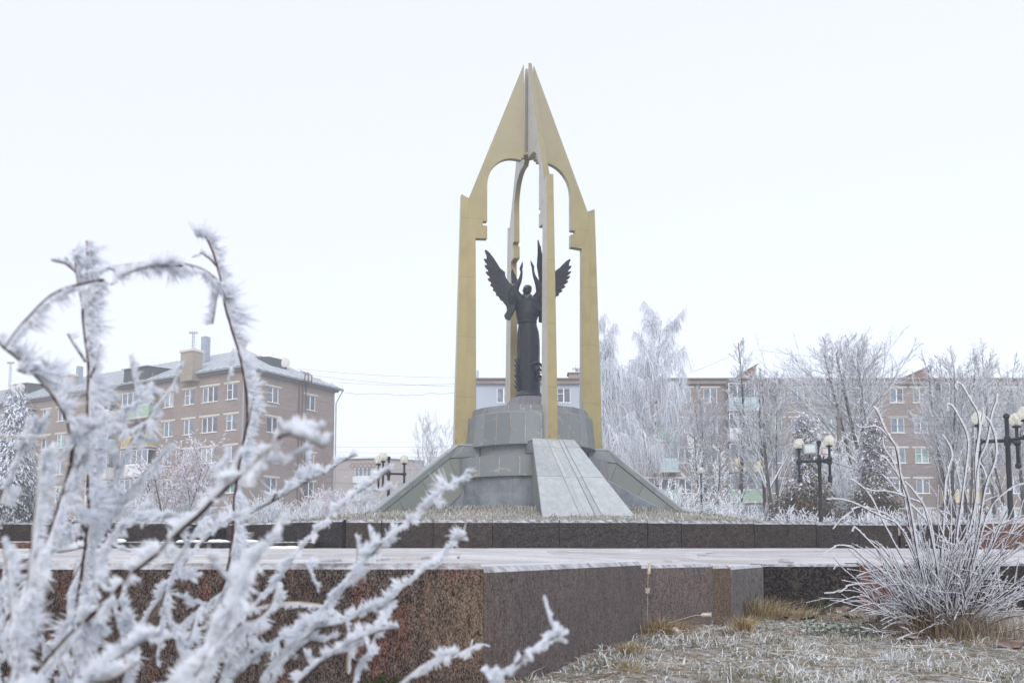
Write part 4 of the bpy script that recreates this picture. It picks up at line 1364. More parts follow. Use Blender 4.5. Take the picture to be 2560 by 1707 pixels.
for (px, py, w, h) in ((478, 930, 1.65, 2.75), (170, 968, 1.8, 2.1)):
    q = lroof(px, py)
    ch = rbox('chimney', M_BRICK_CH, (q[0], q[1], q[2] + h / 2 - .9), (w, 1.1, h), lb)
    MB().bbox((0, 0, h / 2 + .02), (w + .22, 1.32, .26), .05).build('chimney_cap', M_LINTEL, ch)
q = lroof(513, 905); rbox('metal_flue', M_METAL, (q[0], q[1], q[2] + .9), (.62, .6, 3.1), lb)
q = lroof(198, 960); rbox('metal_flue', M_METAL, (q[0], q[1], q[2] + .7), (.5, .5, 2.4), lb)
for (px, py, w) in ((368, 940, 3.6), (75, 978, 3.2)):
    q = lroof(px, py)
    d = MB(); hw = w / 2
    d.hexa([(-hw, -1.3, -.75), (hw, -1.3, -.75), (hw, 1.5, .6), (-hw, 1.5, .6), (-hw, -1.25, .55), (hw, -1.25, .55), (hw, 1.6, .75), (-hw, 1.6, .75)])
    dm = d.build('dormer', M_DARKWOOD, lb, tuple(q), (0, 0, rzL))
    MB().hexa([(-hw - .15, -1.5, .56), (hw + .15, -1.5, .56), (hw + .15, 1.7, .78), (-hw - .15, 1.7, .78), (-hw - .15, -1.5, .64), (hw + .15, -1.5, .64), (hw + .15, 1.7, .86), (-hw - .15, 1.7, .86)]).build('dormer_roof', M_ROOF, dm)
# dormer on the hip end with two dishes
eh = (V[0] + V[1]) / 2; q = eh + (V[4] - eh) * .5
dm = MB().hexa([(-1.1, -1.0, -.6), (1.1, -1.0, -.6), (1.1, 1.1, .5), (-1.1, 1.1, .5), (-1.1, -.95, .36), (1.1, -.95, .36), (1.1, 1.2, .56), (-1.1, 1.2, .56)]).build('dormer', M_DARKWOOD, lb, tuple(q), (0, 0, rzR))


def dish(P, parent, rz_, s=.45):
    mb = MB().lathe([(0.02, .12), (s * .5, .09), (s * .85, .03), (s, -.02), (s * .98, -.05), (s * .5, .05), (0.02, .07)], 20, cap=False)
    o = mb.build('satellite_dish', M_DISH, parent, tuple(P), (math.radians(78), 0, rz_), smooth=True)
    MB().path([(0, -s * .9, 0), (0, -s * .3, -.4)], .02, 5).build('feed_arm', M_METAL, o)
    return o


for (px, py, k) in ((694, 905, .5), (711, 906, .5)):
    s_, z = on_plane(px, py, C0 + RD * 3 , RD)
    q = at(px, py, 81.5); dish((q[0] - C0[0], q[1] - C0[1], q[2] - GZ), lb, math.radians(15), k)
for (px, py) in ((357, 917), (56, 970), (73, 968)):
    q = lroof(px, py + 12); dish((q[0] - .3, q[1] - 1.2, q[2] + .35), lb, math.radians(10), .5)
s_, z = on_plane(788, 1166, C0, RD); q = RD * s_ - LD * .35
dish((q[0], q[1], z - GZ), lb, math.radians(25), .34)
# snow guard brackets along the eave
gm = MB().path([(0, 0, 0), (0, -.02, .42), (0, .42, .42 * .45)], .022, 4).mesh('snow_guard', M_METAL)
for i in range(34):
    p = V[0] + (V[3] - V[0]) * (i + .5) / 34; up = RD * .55
    place('snow_guard', gm, lb, (p[0] + up[0], p[1] + up[1], p[2] + .31), (0, 0, rzL))
for i in range(7):
    p = V[0] + (V[1] - V[0]) * (i + .5) / 7; up = LD * .55
    place('snow_guard', gm, lb, (p[0] + up[0], p[1] + up[1], p[2] + .31), (0, 0, rzR))
# downpipes and the brown pipe cluster on the end wall
c = -LD * .1 - RD * .12
MB().path([(*(c - RD * .4 - LD * .3), HW + .05), (*(c), HW - .5), (*(c), .3)], .07, 8).build('downpipe', M_METAL, lb)
b_ = RD * (WR + .12) - LD * .1
MB().path([(*(b_ + RD * .55 - LD * .45), HW + .05), (*(b_ + RD * .45 - LD * .4), HW - .1), (*(b_), HW - 1.3), (*(b_), .3)], .07, 8).build('downpipe', M_METAL, lb)
for x4 in (1945, 1968, 1990):
    s_ = sR(x4, 700)[0]; c = RD * s_ - LD * .12
    MB().path([(*c, .3), (*c, HW - .25), (*(c - LD * .7), HW + .05), (*(c - LD * .72), HW + .6), (*(c - LD * .1), HW + 1.0)], .055, 6).build('wall_pipe', M_PIPE, lb)
for (px0, py) in ((560, 1077), (640, 1205)):
    pass
# roof antennas
def antenna(px, py, top, parent, Y):
    q = at(px, py, Y); h = (top_z := at(px, top, Y)[2]) - q[2]
    o = empty('antenna_mast', tuple(q), 0)
    mb = MB()
    for a in range(3): mb.path([(.13 * math.cos(a * 2.1), .13 * math.sin(a * 2.1), -.5), (.11 * math.cos(a * 2.1), .11 * math.sin(a * 2.1), h)], .022, 4)
    for k in range(8):
        z = h * k / 8; mb.path([(.13, 0, z), (-.07, .11, z + .2), (-.07, -.11, z + .4)], .015, 4)
    o2 = mb.build('mast', M_METAL, o)
    mb = MB()
    for k in range(4): mb.box((-.3 + .2 * k, 0, h + .05), (.13, .1, .22))
    mb.path([(-.45, 0, h), (.5, 0, h)], .025, 4)
    for k in range(5): mb.path([(0, 0, h * (.2 + .15 * k)), (.35, 0, h * (.2 + .15 * k) + .05)], .015, 4)
    mb.build('aerial', M_METAL, o)['kind'] = 'stuff'
    return o
tag(antenna(482, 880, 833, None, 80), 'lattice antenna mast on the brick chimney of the left block', 'antenna')
tag(antenna(24, 965, 908, None, 92), 'thin antenna mast at the far left end of the metal roof', 'antenna')

# ---- right brick block, front parallel to the picture
RY = 79.0
rb0 = at(1190, 1000, RY)
RX0 = float(rb0[0]); RBW = 64.0; RH_ = 16.55 - GZ
rb = empty('apartment_building', (RX0, RY, GZ), 0, 'long flat roofed brick apartment block behind the trees, one end painted grey blue', 'building')
def sx(px): return float(at(px, 1100, RY)[0]) - RX0
ZT5 = 15.82 - GZ
SPLIT = sx(1486)
cols = [(1259, 2), (1410, 2), (1559, 2), (1604, 2), (1712, 2), (1778, 2), (1940, 2), (1997, 2), (2072, 3), (2156, 2), (2246, 2), (2304, 2), (2470, 2), (2530, 2), (2610, 2), (2690, 2)]
balx = [(1632, 1690), (1818, 1902), (2345, 2428)]
opsA, opsB, W_ = [], [], []
for (px, npn) in cols:
    c = sx(px); w = {2: 1.25, 3: 1.85}[npn]
    for k in range(5):
        zt = ZT5 - 2.8 * k; a = (c - w / 2, c + w / 2, zt - 1.36, zt)
        (opsA if c < SPLIT else opsB).append(a); W_.append((a, npn))
for (a, b) in balx:
    c = (sx(a) + sx(b)) / 2
    for k in range(5):
        zt = ZT5 - 2.8 * k; a_ = (c - 1.0, c + 1.0, zt - 2.1, zt); opsB.append(a_); W_.append((a_, 3))
sh = lambda L, d: [(a - d, b - d, c, e) for a, b, c, e in L]
facade(rb, 'painted_wall', (0, 0, 0), 0, SPLIT - .01, RH_, opsA, M_RENDER)
facade(rb, 'brick_wall', (SPLIT, 0, 0), 0, RBW - SPLIT, RH_, sh(opsB, SPLIT), M_BRICK_R)
for a, npn in W_: put_window(rb, (0, 0, 0), 0, *a, npn, a[0] > SPLIT)
bm_ = [[M_WHITEP, M_GREENP, M_BLUEP, M_GREENP, M_WHITEP], [M_BLUEP, M_WHITEP, M_YELP, M_GREENP, M_WHITEP], [M_GREENP, M_WHITEP, M_WHITEP, M_YELP, M_GREENP]]
for i, (a, b) in enumerate(balx):
    for k in range(5): balcony(rb, (0, 0, 0), 0, sx(a), sx(b), ZT5 - 2.8 * k - 2.15, bm_[i][k], not (i == 0 and k > 2))
mb = MB(); mb.box((RBW / 2, 6.2, RH_ / 2), (RBW - .1, 11.6, RH_ - .02)); mb.build('rear_wall', M_BRICK_R, rb)
MB().box((RBW / 2, 5.9, RH_ + .06), (RBW + .5, 12.9, .12)).build('roof', M_EAVE, rb)
MB().box((RBW / 2, -.17, RH_ - .21), (RBW + .2, .34, .36)).build('cornice', M_CORN, rb)
for i in range(16):
    MB().box((1.5 + i * 4, -.2, RH_ - .22), (.06, .34, .39)).build('cornice_joint', M_EAVE, rb)
for (a, b, tp, sl) in ((1866, 1899, 913, .6), (2272, 2334, 918, .9)):
    x0, x1 = sx(a), sx(b); zt = float(at(a, tp, RY + 1)[2]) - GZ
    d = zt - RH_ - .1
    MB().hexa([(x0, .6, RH_ + .1), (x1, .6, RH_ + .1), (x1, 3.4, RH_ + .1), (x0, 3.4, RH_ + .1), (x0, .6, RH_ + .1 + d * (1 - sl)), (x1, .6, zt), (x1, 3.4, zt), (x0, 3.4, RH_ + .1 + d * (1 - sl))]).build('roof_hatch', M_BRICK_RED, rb)
    MB().hexa([(x0 - .2, .45, RH_ + .105 + d * (1 - sl)), (x1 + .2, .45, zt + .01), (x1 + .2, 3.5, zt + .01), (x0 - .2, 3.5, RH_ + .105 + d * (1 - sl)), (x0 - .2, .45, RH_ + .2 + d * (1 - sl)), (x1 + .2, .45, zt + .1), (x1 + .2, 3.5, zt + .1), (x0 - .2, 3.5, RH_ + .2 + d * (1 - sl))]).build('hatch_roof', M_EAVE, rb)
x0, x1 = sx(1428), sx(1462)
ch = MB().box((0, 0, 0), (x1 - x0, 1.2, 1.0)).build('chimney', M_BRICK_CH, rb, ((x0 + x1) / 2, 3, RH_ + .62))
MB().bbox((0, 0, .56), (x1 - x0 + .3, 1.5, .14), .03).build('chimney_cap', M_EAVE, ch)
MB().box((sx(1193), .4, RH_ + .55), (.2, .2, .9)).build('vent_pipe', M_METAL, rb)
tag(antenna(1441, 930, 923, None, 82.5), 'small bushy antenna on the chimney seen between the pylons', 'antenna')

# ---- far panel block in the gap
fb0 = at(957, 1147, 130.0)
fb = empty('apartment_building', (float(fb0[0]), 130, 2.0), 0, 'small distant beige panel block with diamond ornaments under its roof', 'building')
FH = float(fb0[2]) - 2.0
FL = float(fb0[0] - at(820, 1147, 130)[0])
rzA = math.radians(-10)
ca, sa = math.cos(rzA), math.sin(rzA)
OA = (-FL * ca, -FL * sa, 0)
def fs_(px): return FL + (float(at(px, 1200, 130)[0]) - float(fb0[0])) / ca
opsF = []; wf = []
for (a, b, npn) in ((884, 926, 4), (883 - 3, 888 - 3, 1), (858, 868, 2), (838, 844, 1)):
    if b - a < 6 and npn == 1 and a > 860: continue
    for k in range(5):
        zt = float(at(900, 1168, 130)[2]) - 2 - 2.75 * k
        if zt - 1.5 < 0: continue
        opsF.append((fs_(a), fs_(b), zt - 1.3, zt)); wf.append((*opsF[-1], npn))
facade(fb, 'front_wall', OA, rzA, FL, FH, opsF, M_PANEL)
for w in wf: put_window(fb, OA, rzA, w[0], w[1], w[2], w[3], w[4], False)
for k in range(4):
    zt = float(at(900, 1168, 130)[2]) - 2 - 2.75 * k
    MB().box(((fs_(884) + fs_(926)) / 2, -.35, zt - 1.85), (fs_(926) - fs_(884) + .1, .7, .95)).build('balcony_panel', [M_WHITEP, M_WHITEP, M_BRICK_RED, M_BLUEP][k], fb, OA, (0, 0, rzA))
rzB = math.radians(32)
facade(fb, 'side_wall', (0, 0, 0), rzB, 6.6, FH, [], M_PANEL)
mb = MB(); mb.box((-FL / 2, 5, FH / 2), (FL - .5, 8, FH - .1)); mb.build('rear_wall', M_PANEL, fb)
MB().hexa([(OA[0] - .3, OA[1] - .3, FH), (.1, -.35, FH), (6.0, 3.5, FH), (5, 12, FH), (OA[0] - .3, OA[1] - .3, FH + .15), (.1, -.35, FH + .15), (6.0, 3.5, FH + .15), (5, 12, FH + .15)]).build('roof', M_EAVE, fb)
for i in range(6):
    s0 = fs_(878) + i * .82 * (fs_(940) - fs_(878)) / 4.6
    if s0 > FL - .6: continue
    for hw_, mt, y_ in ((.52, M_BRICK_RED, -.03), (.28, M_PANEL, -.05)):
        P = [(s0 - hw_, 0), (s0, -hw_), (s0 + hw_, 0), (s0, hw_)]
        MB().conv([(x, y_, FH - .95 + z) for x, z in P] + [(x, .02, FH - .95 + z) for x, z in P], [(0, 1, 2, 3), (0, 1, 5, 4), (1, 2, 6, 5), (2, 3, 7, 6), (3, 0, 4, 7)]).build('diamond_ornament', mt, fb, OA, (0, 0, rzA))

# ------------------------------------------------------------------ trees
def rv(rng): return np.array([rng.gauss(0, 1), rng.gauss(0, 1), rng.gauss(0, 1)])


def unit(v): return v / max(1e-9, math.sqrt(float(v[0] * v[0] + v[1] * v[1] + v[2] * v[2])))


class Grow:
    """recursive branching; segments are collected per level"""
    def __init__(s, rng, levels):
        s.rng = rng; s.L = levels; s.seg = [[] for _ in levels]

    def branch(s, p, d, length, r, lev):
        P = s.L[lev]; rng = s.rng
        n = P['n']; sl = length / n
        kids = P.get('kids', 0); k0 = P.get('start', 0.25)
        pts = [(p, d, 0.0, r)]
        for i in range(n):
            t_ = (i + 1) / n
            d = unit(d + rv(rng) * P.get('wob', .12) + np.array([0, 0, P.get('up', 0.0)]))
            q = p + d * sl
            r1 = r * (1 - P.get('taper', .85) * t_)
            s.seg[lev].append((p, q, pts[-1][3], r1))
            p = q; pts.append((p, d, t_, r1))
        if lev + 1 < len(s.L):
            m = kids if kids == int(kids) else (int(kids) + (rng.random() < kids % 1))
            for k in range(int(m)):
                t_ = k0 + (1 - k0) * (k + rng.random()) / m
                j = min(n - 1, int(t_ * n)); f = t_ * n - j
                bp = pts[j][0] + (pts[j + 1][0] - pts[j][0]) * f
                bd = pts[j][1]
                side = unit(np.cross(bd, rv(rng)))
                a = math.radians(P.get('ang', 45) * rng.uniform(.75, 1.25))
                nd = unit(bd * math.cos(a) + side * math.sin(a))
                prof = P.get('prof', lambda t: 1 - .6 * t)
                s.branch(bp, nd, length * P.get('ratio', .5) * prof(t_) * rng.uniform(.75, 1.2), max(P.get('rmin', .006), pts[j][3] * P.get('rr', .5)), lev + 1)

    def tubes(s, mb, levs, n=4, tint=None, scale=1.0, rmin=0.0):
        for lv in levs:
            S_ = s.seg[lv]
            if not S_: continue
            P0 = np.array([x[0] for x in S_]); P1 = np.array([x[1] for x in S_])
            r0 = np.maximum(np.array([x[2] for x in S_]) * scale, rmin); r1 = np.maximum(np.array([x[3] for x in S_]) * scale, rmin)
            tt = .5 if tint is None else NR.uniform(tint[0], tint[1], len(S_))
            mb.tubes(P0, P1, r0, r1, n, tt)
        return mb


def tree(name, label, px, Y, top_py, levels, trunks=1, spread=0.0, bark=None, twig=None, tint=(.25, 1.0), twig_r=0.016, group=None, lean=0.0, r0=.16, seed=1, cat='tree', base_w=0.25, fork=None):
    rng = random.Random(seed)
    p0 = at(px, 1290, Y); gz = float(ground_z(p0[0], np.float64(Y))) - 0.05
    H = float(at(px, top_py, Y)[2]) - gz
    root = empty(name, (float(p0[0]), Y, gz), 0, label, cat, group)
    G = Grow(rng, levels)
    for k in range(trunks):
        a = 2 * math.pi * k / max(trunks, 1) + rng.random()
        d = unit(np.array([lean + spread * math.cos(a), spread * math.sin(a), 1.0]))
        G.branch(np.array([base_w * math.cos(a) * (trunks > 1), base_w * math.sin(a) * (trunks > 1), 0.0]), d, H * rng.uniform(.88, 1.0) * (0.97 if trunks > 1 else .97) / (1 + .3 * spread), r0 * rng.uniform(.8, 1.1), 0)
    mb = MB(); G.tubes(mb, [0], 7); mb.build('trunk', bark or M_BARK, root, smooth=True)
    nl = len(levels)
    mid = [l for l in range(1, nl - 1)]
    if mid:
        mb = MB(); G.tubes(mb, mid, 4, rmin=.012)
        if mb.n: tag(mb.build('limbs', M_LIMB, root), kind='stuff')
    mb = MB(); G.tubes(mb, [nl - 1], 3, tint, 1.0, twig_r); tag(mb.build('crown', twig or M_TWIG, root), kind='stuff')
    return root, G


# weeping birches
def birch(px, Y, top_py, seed, label, width, trunk_px=0):
    rng = random.Random(seed)
    p0 = at(px, 1290, Y); gz = float(ground_z(p0[0], np.float64(Y))) - .05
    H = float(at(px, top_py, Y)[2]) - gz
    root = empty('birch_tree', (float(p0[0]), Y, gz), 0, label, 'tree', 'frosted weeping birches')
    L = [dict(n=14, wob=.035, up=.05, kids=30, start=.3, ang=42, ratio=.30, rr=.42, prof=lambda t: (1.15 - .75 * t) * width),
         dict(n=7, wob=.12, up=.05, kids=9, start=.2, ang=45, ratio=.42, rr=.5, taper=.8),
         dict(n=5, wob=.16, up=-.12, taper=.7)]
    G = Grow(rng, L)
    G.branch(np.zeros(3), unit(np.array([rng.uniform(-.03, .03), 0, 1])), H * .97, .17, 0)
    mb = MB(); G.tubes(mb, [0], 7); mb.build('trunk', M_BIRCH, root, smooth=True)
    mb = MB(); G.tubes(mb, [1, 2], 4, rmin=.012); tag(mb.build('limbs', M_LIMB, root), kind='stuff')
    # hanging frosted strands
    src = [x for x in G.seg[2]] + [x for x in G.seg[1]]
    P0, P1, rr_, tt = [], [], [], []
    for (a, b, _, _) in src:
        for q in range(3):
            p = a + (b - a) * rng.random(); Ls = rng.uniform(.5, 2.1) * (1.0 if p[2] < H * .85 else .5); n = 4
            d = unit((b - a) * .5 + np.array([rng.gauss(0, .25), rng.gauss(0, .25), -.1]))
            tv = rng.uniform(.5, 1)
            for i in range(n):
                d = unit(d + np.array([rng.gauss(0, .10), rng.gauss(0, .10), -.75]))
                e = p + d * Ls / n
                if e[2] < .8: break
                P0.append(p); P1.append(e); rr_.append(.0135); tt.append(tv); p = e
    mb = MB(); mb.tubes(P0, P1, np.array(rr_), np.array(rr_) * .75, 3, np.array(tt)); tag(mb.build('crown', M_TWIG, root), kind='stuff')


birch(1548, 60, 812, 11, 'tall weeping birch covered in frost, right beside the rightmost pylon', .62)
birch(1648, 62, 795, 12, 'tall weeping birch covered in frost, with a drooping top right branch', .95)
birch(1500, 70, 1000, 14, 'smaller frosted birch half hidden by the right pylon', .8)

prof_round = lambda t: 1.15 - .35 * t
Lround = [dict(n=6, wob=.05, up=.02, kids=18, start=.40, ang=42, ratio=1.0, rr=.5, prof=lambda t: .88 * (1.0 - t) + .10, taper=.75),
          dict(n=7, wob=.08, up=.035, kids=13, start=.2, ang=30, ratio=.40, rr=.5, prof=lambda t: 1.15 - .6 * t, taper=.8),
          dict(n=4, wob=.11, up=.03, kids=9, start=.12, ang=36, ratio=.42, rr=.5, taper=.8),
          dict(n=3, wob=.15, up=.02, taper=.5)]
tree('linden_tree', 'broad leafless tree with a dense rounded frosted crown above the right block', 2165, 56, 850, Lround, 3, .05, twig_r=.012, seed=21, r0=.17)
Ltall = [dict(n=12, wob=.03, up=.05, kids=60, start=.2, ang=44, ratio=.24, rr=.35, prof=lambda t: 1.25 - 1.05 * t),
         dict(n=5, wob=.10, up=.08, kids=10, start=.15, ang=38, ratio=.40, rr=.5),
         dict(n=3, wob=.15, up=.05, kids=6, ang=40, ratio=.45), dict(n=3, wob=.18, up=.0, taper=.5)]
tree('poplar_tree', 'tall narrow leafless tree with a pointed frosted top beside the red roof hatch', 1852, 58, 787, Ltall, 1, 0, twig_r=.011, seed=31, r0=.2)
Lup = [dict(n=9, wob=.045, up=.05, kids=22, start=.22, ang=28, ratio=1.0, rr=.45, prof=lambda t: .50 * (1.0 - t) + .10),
       dict(n=6, wob=.09, up=.06, kids=10, start=.18, ang=32, ratio=.42, rr=.5),
       dict(n=4, wob=.13, up=.05, kids=7, ang=38, ratio=.45), dict(n=3, wob=.17, up=.03, taper=.5)]
tree('maple_tree', 'dark multi-stemmed leafless tree with a frosted oval crown, right of the narrow poplar', 1925, 55, 897, Lup, 3, .10, twig_r=.010, tint=(.12, .75), seed=41, r0=.17)
tree('maple_tree', 'leafless frosted tree with bare dark lower stems, left above the double globe lamp', 2062, 66, 1010, Lup, 2, .12, twig_r=.010, tint=(.12, .75), seed=42, r0=.12)
tree('maple_tree', 'spreading leafless tree rising behind the frosted bush, taller stems on its left', 2395, 50, 842, Lup, 4, .20, twig_r=.010, tint=(.12, .75), seed=43, r0=.15)
tree('maple_tree', 'leafless frosted tree at the right edge of the picture', 2545, 56, 905, Lup, 3, .16, twig_r=.010, tint=(.12, .75), seed=44, r0=.13)
tree('maple_tree', 'leafless frosted tree whose crown overlaps the second red roof hatch', 2480, 62, 850, Lup, 3, .14, twig_r=.010, tint=(.12, .75), seed=47, r0=.13)
tree('maple_tree', 'slim dark leafless sapling in front of the right block, left of the poplar', 1772, 60, 968, Lup, 3, .07, twig_r=.008, tint=(.12, .75), seed=45, r0=.09)
tree('maple_tree', 'thin leafless tree seen between the front and right pylons', 1440, 64, 985, Lup, 2, .12, twig_r=.009, tint=(.12, .75), seed=46, r0=.08)
Lpop = [dict(n=10, wob=.03, up=.05, kids=40, start=.2, ang=36, ratio=.34, rr=.4, prof=lambda t: 1.2 - .85 * t),
        dict(n=6, wob=.08, up=.12, kids=8, start=.2, ang=34, ratio=.42, rr=.5), dict(n=4, wob=.14, up=.1, kids=4, ang=36, ratio=.45), dict(n=3, wob=.16, taper=.5)]
tree('poplar_tree', 'faint pale poplar in the fog left of the leftmost pylon', 1080, 105, 1028, Lpop, 2, .05, twig_r=.014, tint=(.3, .8), bark=M_LIMB, seed=51, r0=.14)
tree('poplar_tree', 'faint pale poplar partly behind the leftmost pylon', 1124, 108, 1034, Lpop, 1, 0, twig_r=.014, tint=(.3, .8), bark=M_LIMB, seed=52, r0=.14)
# young larch, heavily frosted
Llarch = [dict(n=8, wob=.03, up=.05, kids=40, start=.06, ang=58, ratio=.27, rr=.35, prof=lambda t: 1.25 - 1.0 * t),
          dict(n=6, wob=.05, up=.14, kids=10, start=.1, ang=48, ratio=.24, rr=.6, taper=.6), dict(n=3, wob=.15, up=.05, taper=.4)]
tree('larch_tree', 'young larch thick with white frost beside the small single globe lamp', 1755, 50, 1062, Llarch, 1, 0, twig_r=.022, tint=(.6, 1), seed=61, r0=.07, twig=M_TWIG)
tree('larch_tree', 'small second larch thick with white frost, behind the single globe lamp', 1792, 52, 1078, Llarch, 1, 0, twig_r=.022, tint=(.6, 1), seed=62, r0=.07)
# rowan in front of the left block
Lrow = [dict(n=5, wob=.06, up=.02, kids=22, start=.2, ang=40, ratio=.62, rr=.5, prof=lambda t: 1.1 - .5 * t),
        dict(n=6, wob=.10, up=.03, kids=9, start=.15, ang=42, ratio=.42, rr=.5), dict(n=4, wob=.15, kids=7, ang=50, ratio=.4), dict(n=2, wob=.2, taper=.3)]
tree('rowan_tree', 'round rowan tree white with frost in front of the left brick block', 440, 48, 1118, Lrow, 2, .16, twig_r=.022, tint=(.5, 1), twig=M_TWIGP, seed=71, r0=.09)


def shrub(name, label, px, Y, top_py, seed, w=1.0, stems=26, twig=None, tint=(.45, 1), rad=.016, group=None, cat='bush'):
    rng = random.Random(seed)
    p0 = at(px, 1290, Y); gz = float(ground_z(p0[0], np.float64(Y))) - .05
    H = float(at(px, top_py, Y)[2]) - gz
    root = empty(name, (float(p0[0]), Y, gz), 0, label, cat, group)
    G = Grow(rng, [dict(n=5, wob=.08, up=.06, kids=9, start=.25, ang=32, ratio=.4, rr=.6, taper=.6), dict(n=3, wob=.14, up=.05, kids=4, ang=38, ratio=.5, rr=.6), dict(n=2, wob=.2, taper=.4)])
    for k in range(stems):
        a = rng.uniform(0, 6.28); s_ = rng.uniform(0, .5) * w
        G.branch(np.array([math.cos(a), math.sin(a), 0]) * rng.uniform(0, .5) * w * H * .5, unit(np.array([math.cos(a) * s_, math.sin(a) * s_, 1])), H * rng.uniform(.65, 1), .018, 0)
    mb = MB(); G.tubes(mb, [0], 4); tag(mb.build('stems', M_LIMB, root), kind='stuff')
    mb = MB(); G.tubes(mb, [1, 2], 3, tint, 1, rad); tag(mb.build('twigs', twig or M_TWIG, root), kind='stuff')


shrub('frosted_bush', 'pinkish frosted bush at the right corner of the left brick block', 812, 62, 1218, 81, 1.0, 34, M_TWIGP, (.3, 1), .018)
shrub('frosted_bush', 'pale grey bush in front of the small distant panel block', 880, 66, 1208, 82, 1.5, 40, M_TWIG, (.25, .8), .016)
shrub('frosted_bush', 'low frosted bush behind the left stone ramp foot', 935, 60, 1252, 83, 1.4, 24, M_TWIG, (.4, .9), .016)
shrub('frosted_bush', 'white frosted bush below the birches, right of the right stone ramp', 1675, 44, 1215, 84, 1.3, 40, M_TWIG, (.55, 1), .014)
shrub('frosted_bush', 'white frosted bush between the single globe lamp and the dark maple stems', 1840, 46, 1238, 85, 1.5, 36, M_TWIG, (.55, 1), .014)
shrub('frosted_bush', 'frosted bush with hanging white twigs behind the lamp with floodlights', 2105, 47, 1090, 86, .7, 30, M_TWIG, (.45, 1), .016)
shrub('frosted_bush', 'frosted bush left of the rowan tree in front of the left brick block', 330, 50, 1222, 87, 1.8, 34, M_TWIG, (.3, .9), .014)
shrub('frosted_bush', 'frosted bush at the far left beside the spruce', 120, 46, 1215, 88, 1.6, 30, M_TWIG, (.4, 1), .014)


def hedge(label, px0, px1, Y, top_py, seed, dens, twig, tint, rad=.013):
    rng = random.Random(seed)
    a = at(px0, 1290, Y); b = at(px1, 1290, Y); gz = float(ground_z(a[0], np.float64(Y))) - .05
    H = float(at((px0 + px1) / 2, top_py, Y)[2]) - gz
    root = empty('hedge', (float(a[0]), Y, gz), 0, label, 'hedge')
    W = float(b[0] - a[0]); G = Grow(rng, [dict(n=3, wob=.1, up=.08, kids=7, start=.3, ang=30, ratio=.38, rr=.7, taper=.5), dict(n=2, wob=.2, up=.05, kids=2, ang=40, ratio=.5), dict(n=2, wob=.2, taper=.3)])
    for k in range(int(W * dens)):
        x = rng.uniform(0, W); hh = 1 + .16 * math.sin(x * 1.7 + seed) + .1 * math.sin(x * 4.1)
        G.branch(np.array([x, rng.uniform(-.6, .6), 0]), unit(np.array([rng.gauss(0, .14), rng.gauss(0, .14), 1])), H * hh * rng.uniform(.7, 1), .014, 0)
    mb = MB(); G.tubes(mb, [0], 3); tag(mb.build('stems', M_LIMB, root), kind='stuff')
    mb = MB(); G.tubes(mb, [1, 2], 3, tint, 1, rad); tag(mb.build('twigs', twig, root), kind='stuff')


hedge('long frosted hedge in front of the left brick block', 560, 800, 55, 1248, 91, 26, M_TWIG, (.35, 1), .015)
hedge('frosted hedge of thin twigs under the rowan tree', 230, 545, 52, 1240, 92, 20, M_TWIG, (.25, .85), .015)
hedge('low white hedge behind the parapet below the right block', 1700, 2230, 40, 1283, 93, 26, M_TWIG, (.5, 1), .012)
hedge('low white hedge behind the frosted bush at the right edge', 2240, 2600, 42, 1280, 94, 20, M_TWIG, (.4, 1), .012)


# evergreens made of many small sprays
def evergreen(name, label, px, Y, top_py, width_px, mat, seed, n, prof, frost_base, frost_top, size=.085, droop=.5, base_py=1290):
    rng = np.random.default_rng(seed)
    p0 = at(px, 1290, Y); gz = float(ground_z(p0[0], np.float64(Y))) - .05
    H = float(at(px, top_py, Y)[2]) - gz; Rm = width_px / 2 / F * Y
    root = empty(name, (float(p0[0]), Y, gz), 0, label, 'tree')
    MB().path([(0, 0, 0), (0.02, 0, H * .5), (0, 0.02, H * .97)], [.12, .08, .015], 7).build('trunk', M_BARK, root)
    # boughs: clumps around many bough axes so that gaps stay between them
    nb = n // 70
    P, U, Vv, T = [], [], [], []
    hz = rng.beta(1.15, 1.35, nb); az = rng.uniform(0, 2 * np.pi, nb)
    limb = []
    for z, a in zip(hz, az):
        R_ = Rm * np.interp(z, *prof) * rng.uniform(.65, 1.1)
        d = np.array([math.cos(a), math.sin(a), 0]); base = np.array([0, 0, H * z])
        m = 70
        t_ = rng.uniform(.15, 1, m) ** .7
        sp = rng.normal(0, .09 * Rm + .05, (m, 3))
        tilt = np.interp(z, [0, .5, 1], [.15, .25, .9])
        pts = base + d * (R_ * t_)[:, None] + sp + np.array([0, 0, 1.]) * (R_ * t_ * tilt - droop * (t_ ** 2) * .5 * R_)[:, None]
        limb.append((base, base + d * R_ * .8 + np.array([0, 0, R_ * .8 * tilt - droop * .3 * R_])))
        out = d + rng.normal(0, .45, (m, 3)); out /= np.linalg.norm(out, axis=1, keepdims=True)
        sv = np.cross(out, np.array([0, 0, 1.]) + rng.normal(0, .4, (m, 3))); sv /= np.linalg.norm(sv, axis=1, keepdims=True)
        dn = out + np.array([0, 0, -droop]) ; dn /= np.linalg.norm(dn, axis=1, keepdims=True)
        s_ = size * rng.uniform(.5, 1.2, m)
        P.append(pts); U.append(dn * s_[:, None]); Vv.append(sv * (s_ * .28)[:, None])
        fr = np.interp(z, [0, .3, .45, 1], [frost_base, frost_base + .15 * (frost_top - frost_base), frost_base + .7 * (frost_top - frost_base), frost_top])
        T.append(np.clip(rng.normal(fr, .17, m) + .18 * (t_ - .6) + rng.normal(0, .1), 0, 1))
    mb = MB(); mb.tubes([l[0] for l in limb], [l[1] for l in limb], .02, .006, 3); tag(mb.build('boughs', M_BARK, root), kind='stuff')
    mb = MB(); quads(mb, np.concatenate(P), np.concatenate(U), np.concatenate(Vv), np.concatenate(T)); tag(mb.build('foliage', mat, root), kind='stuff')


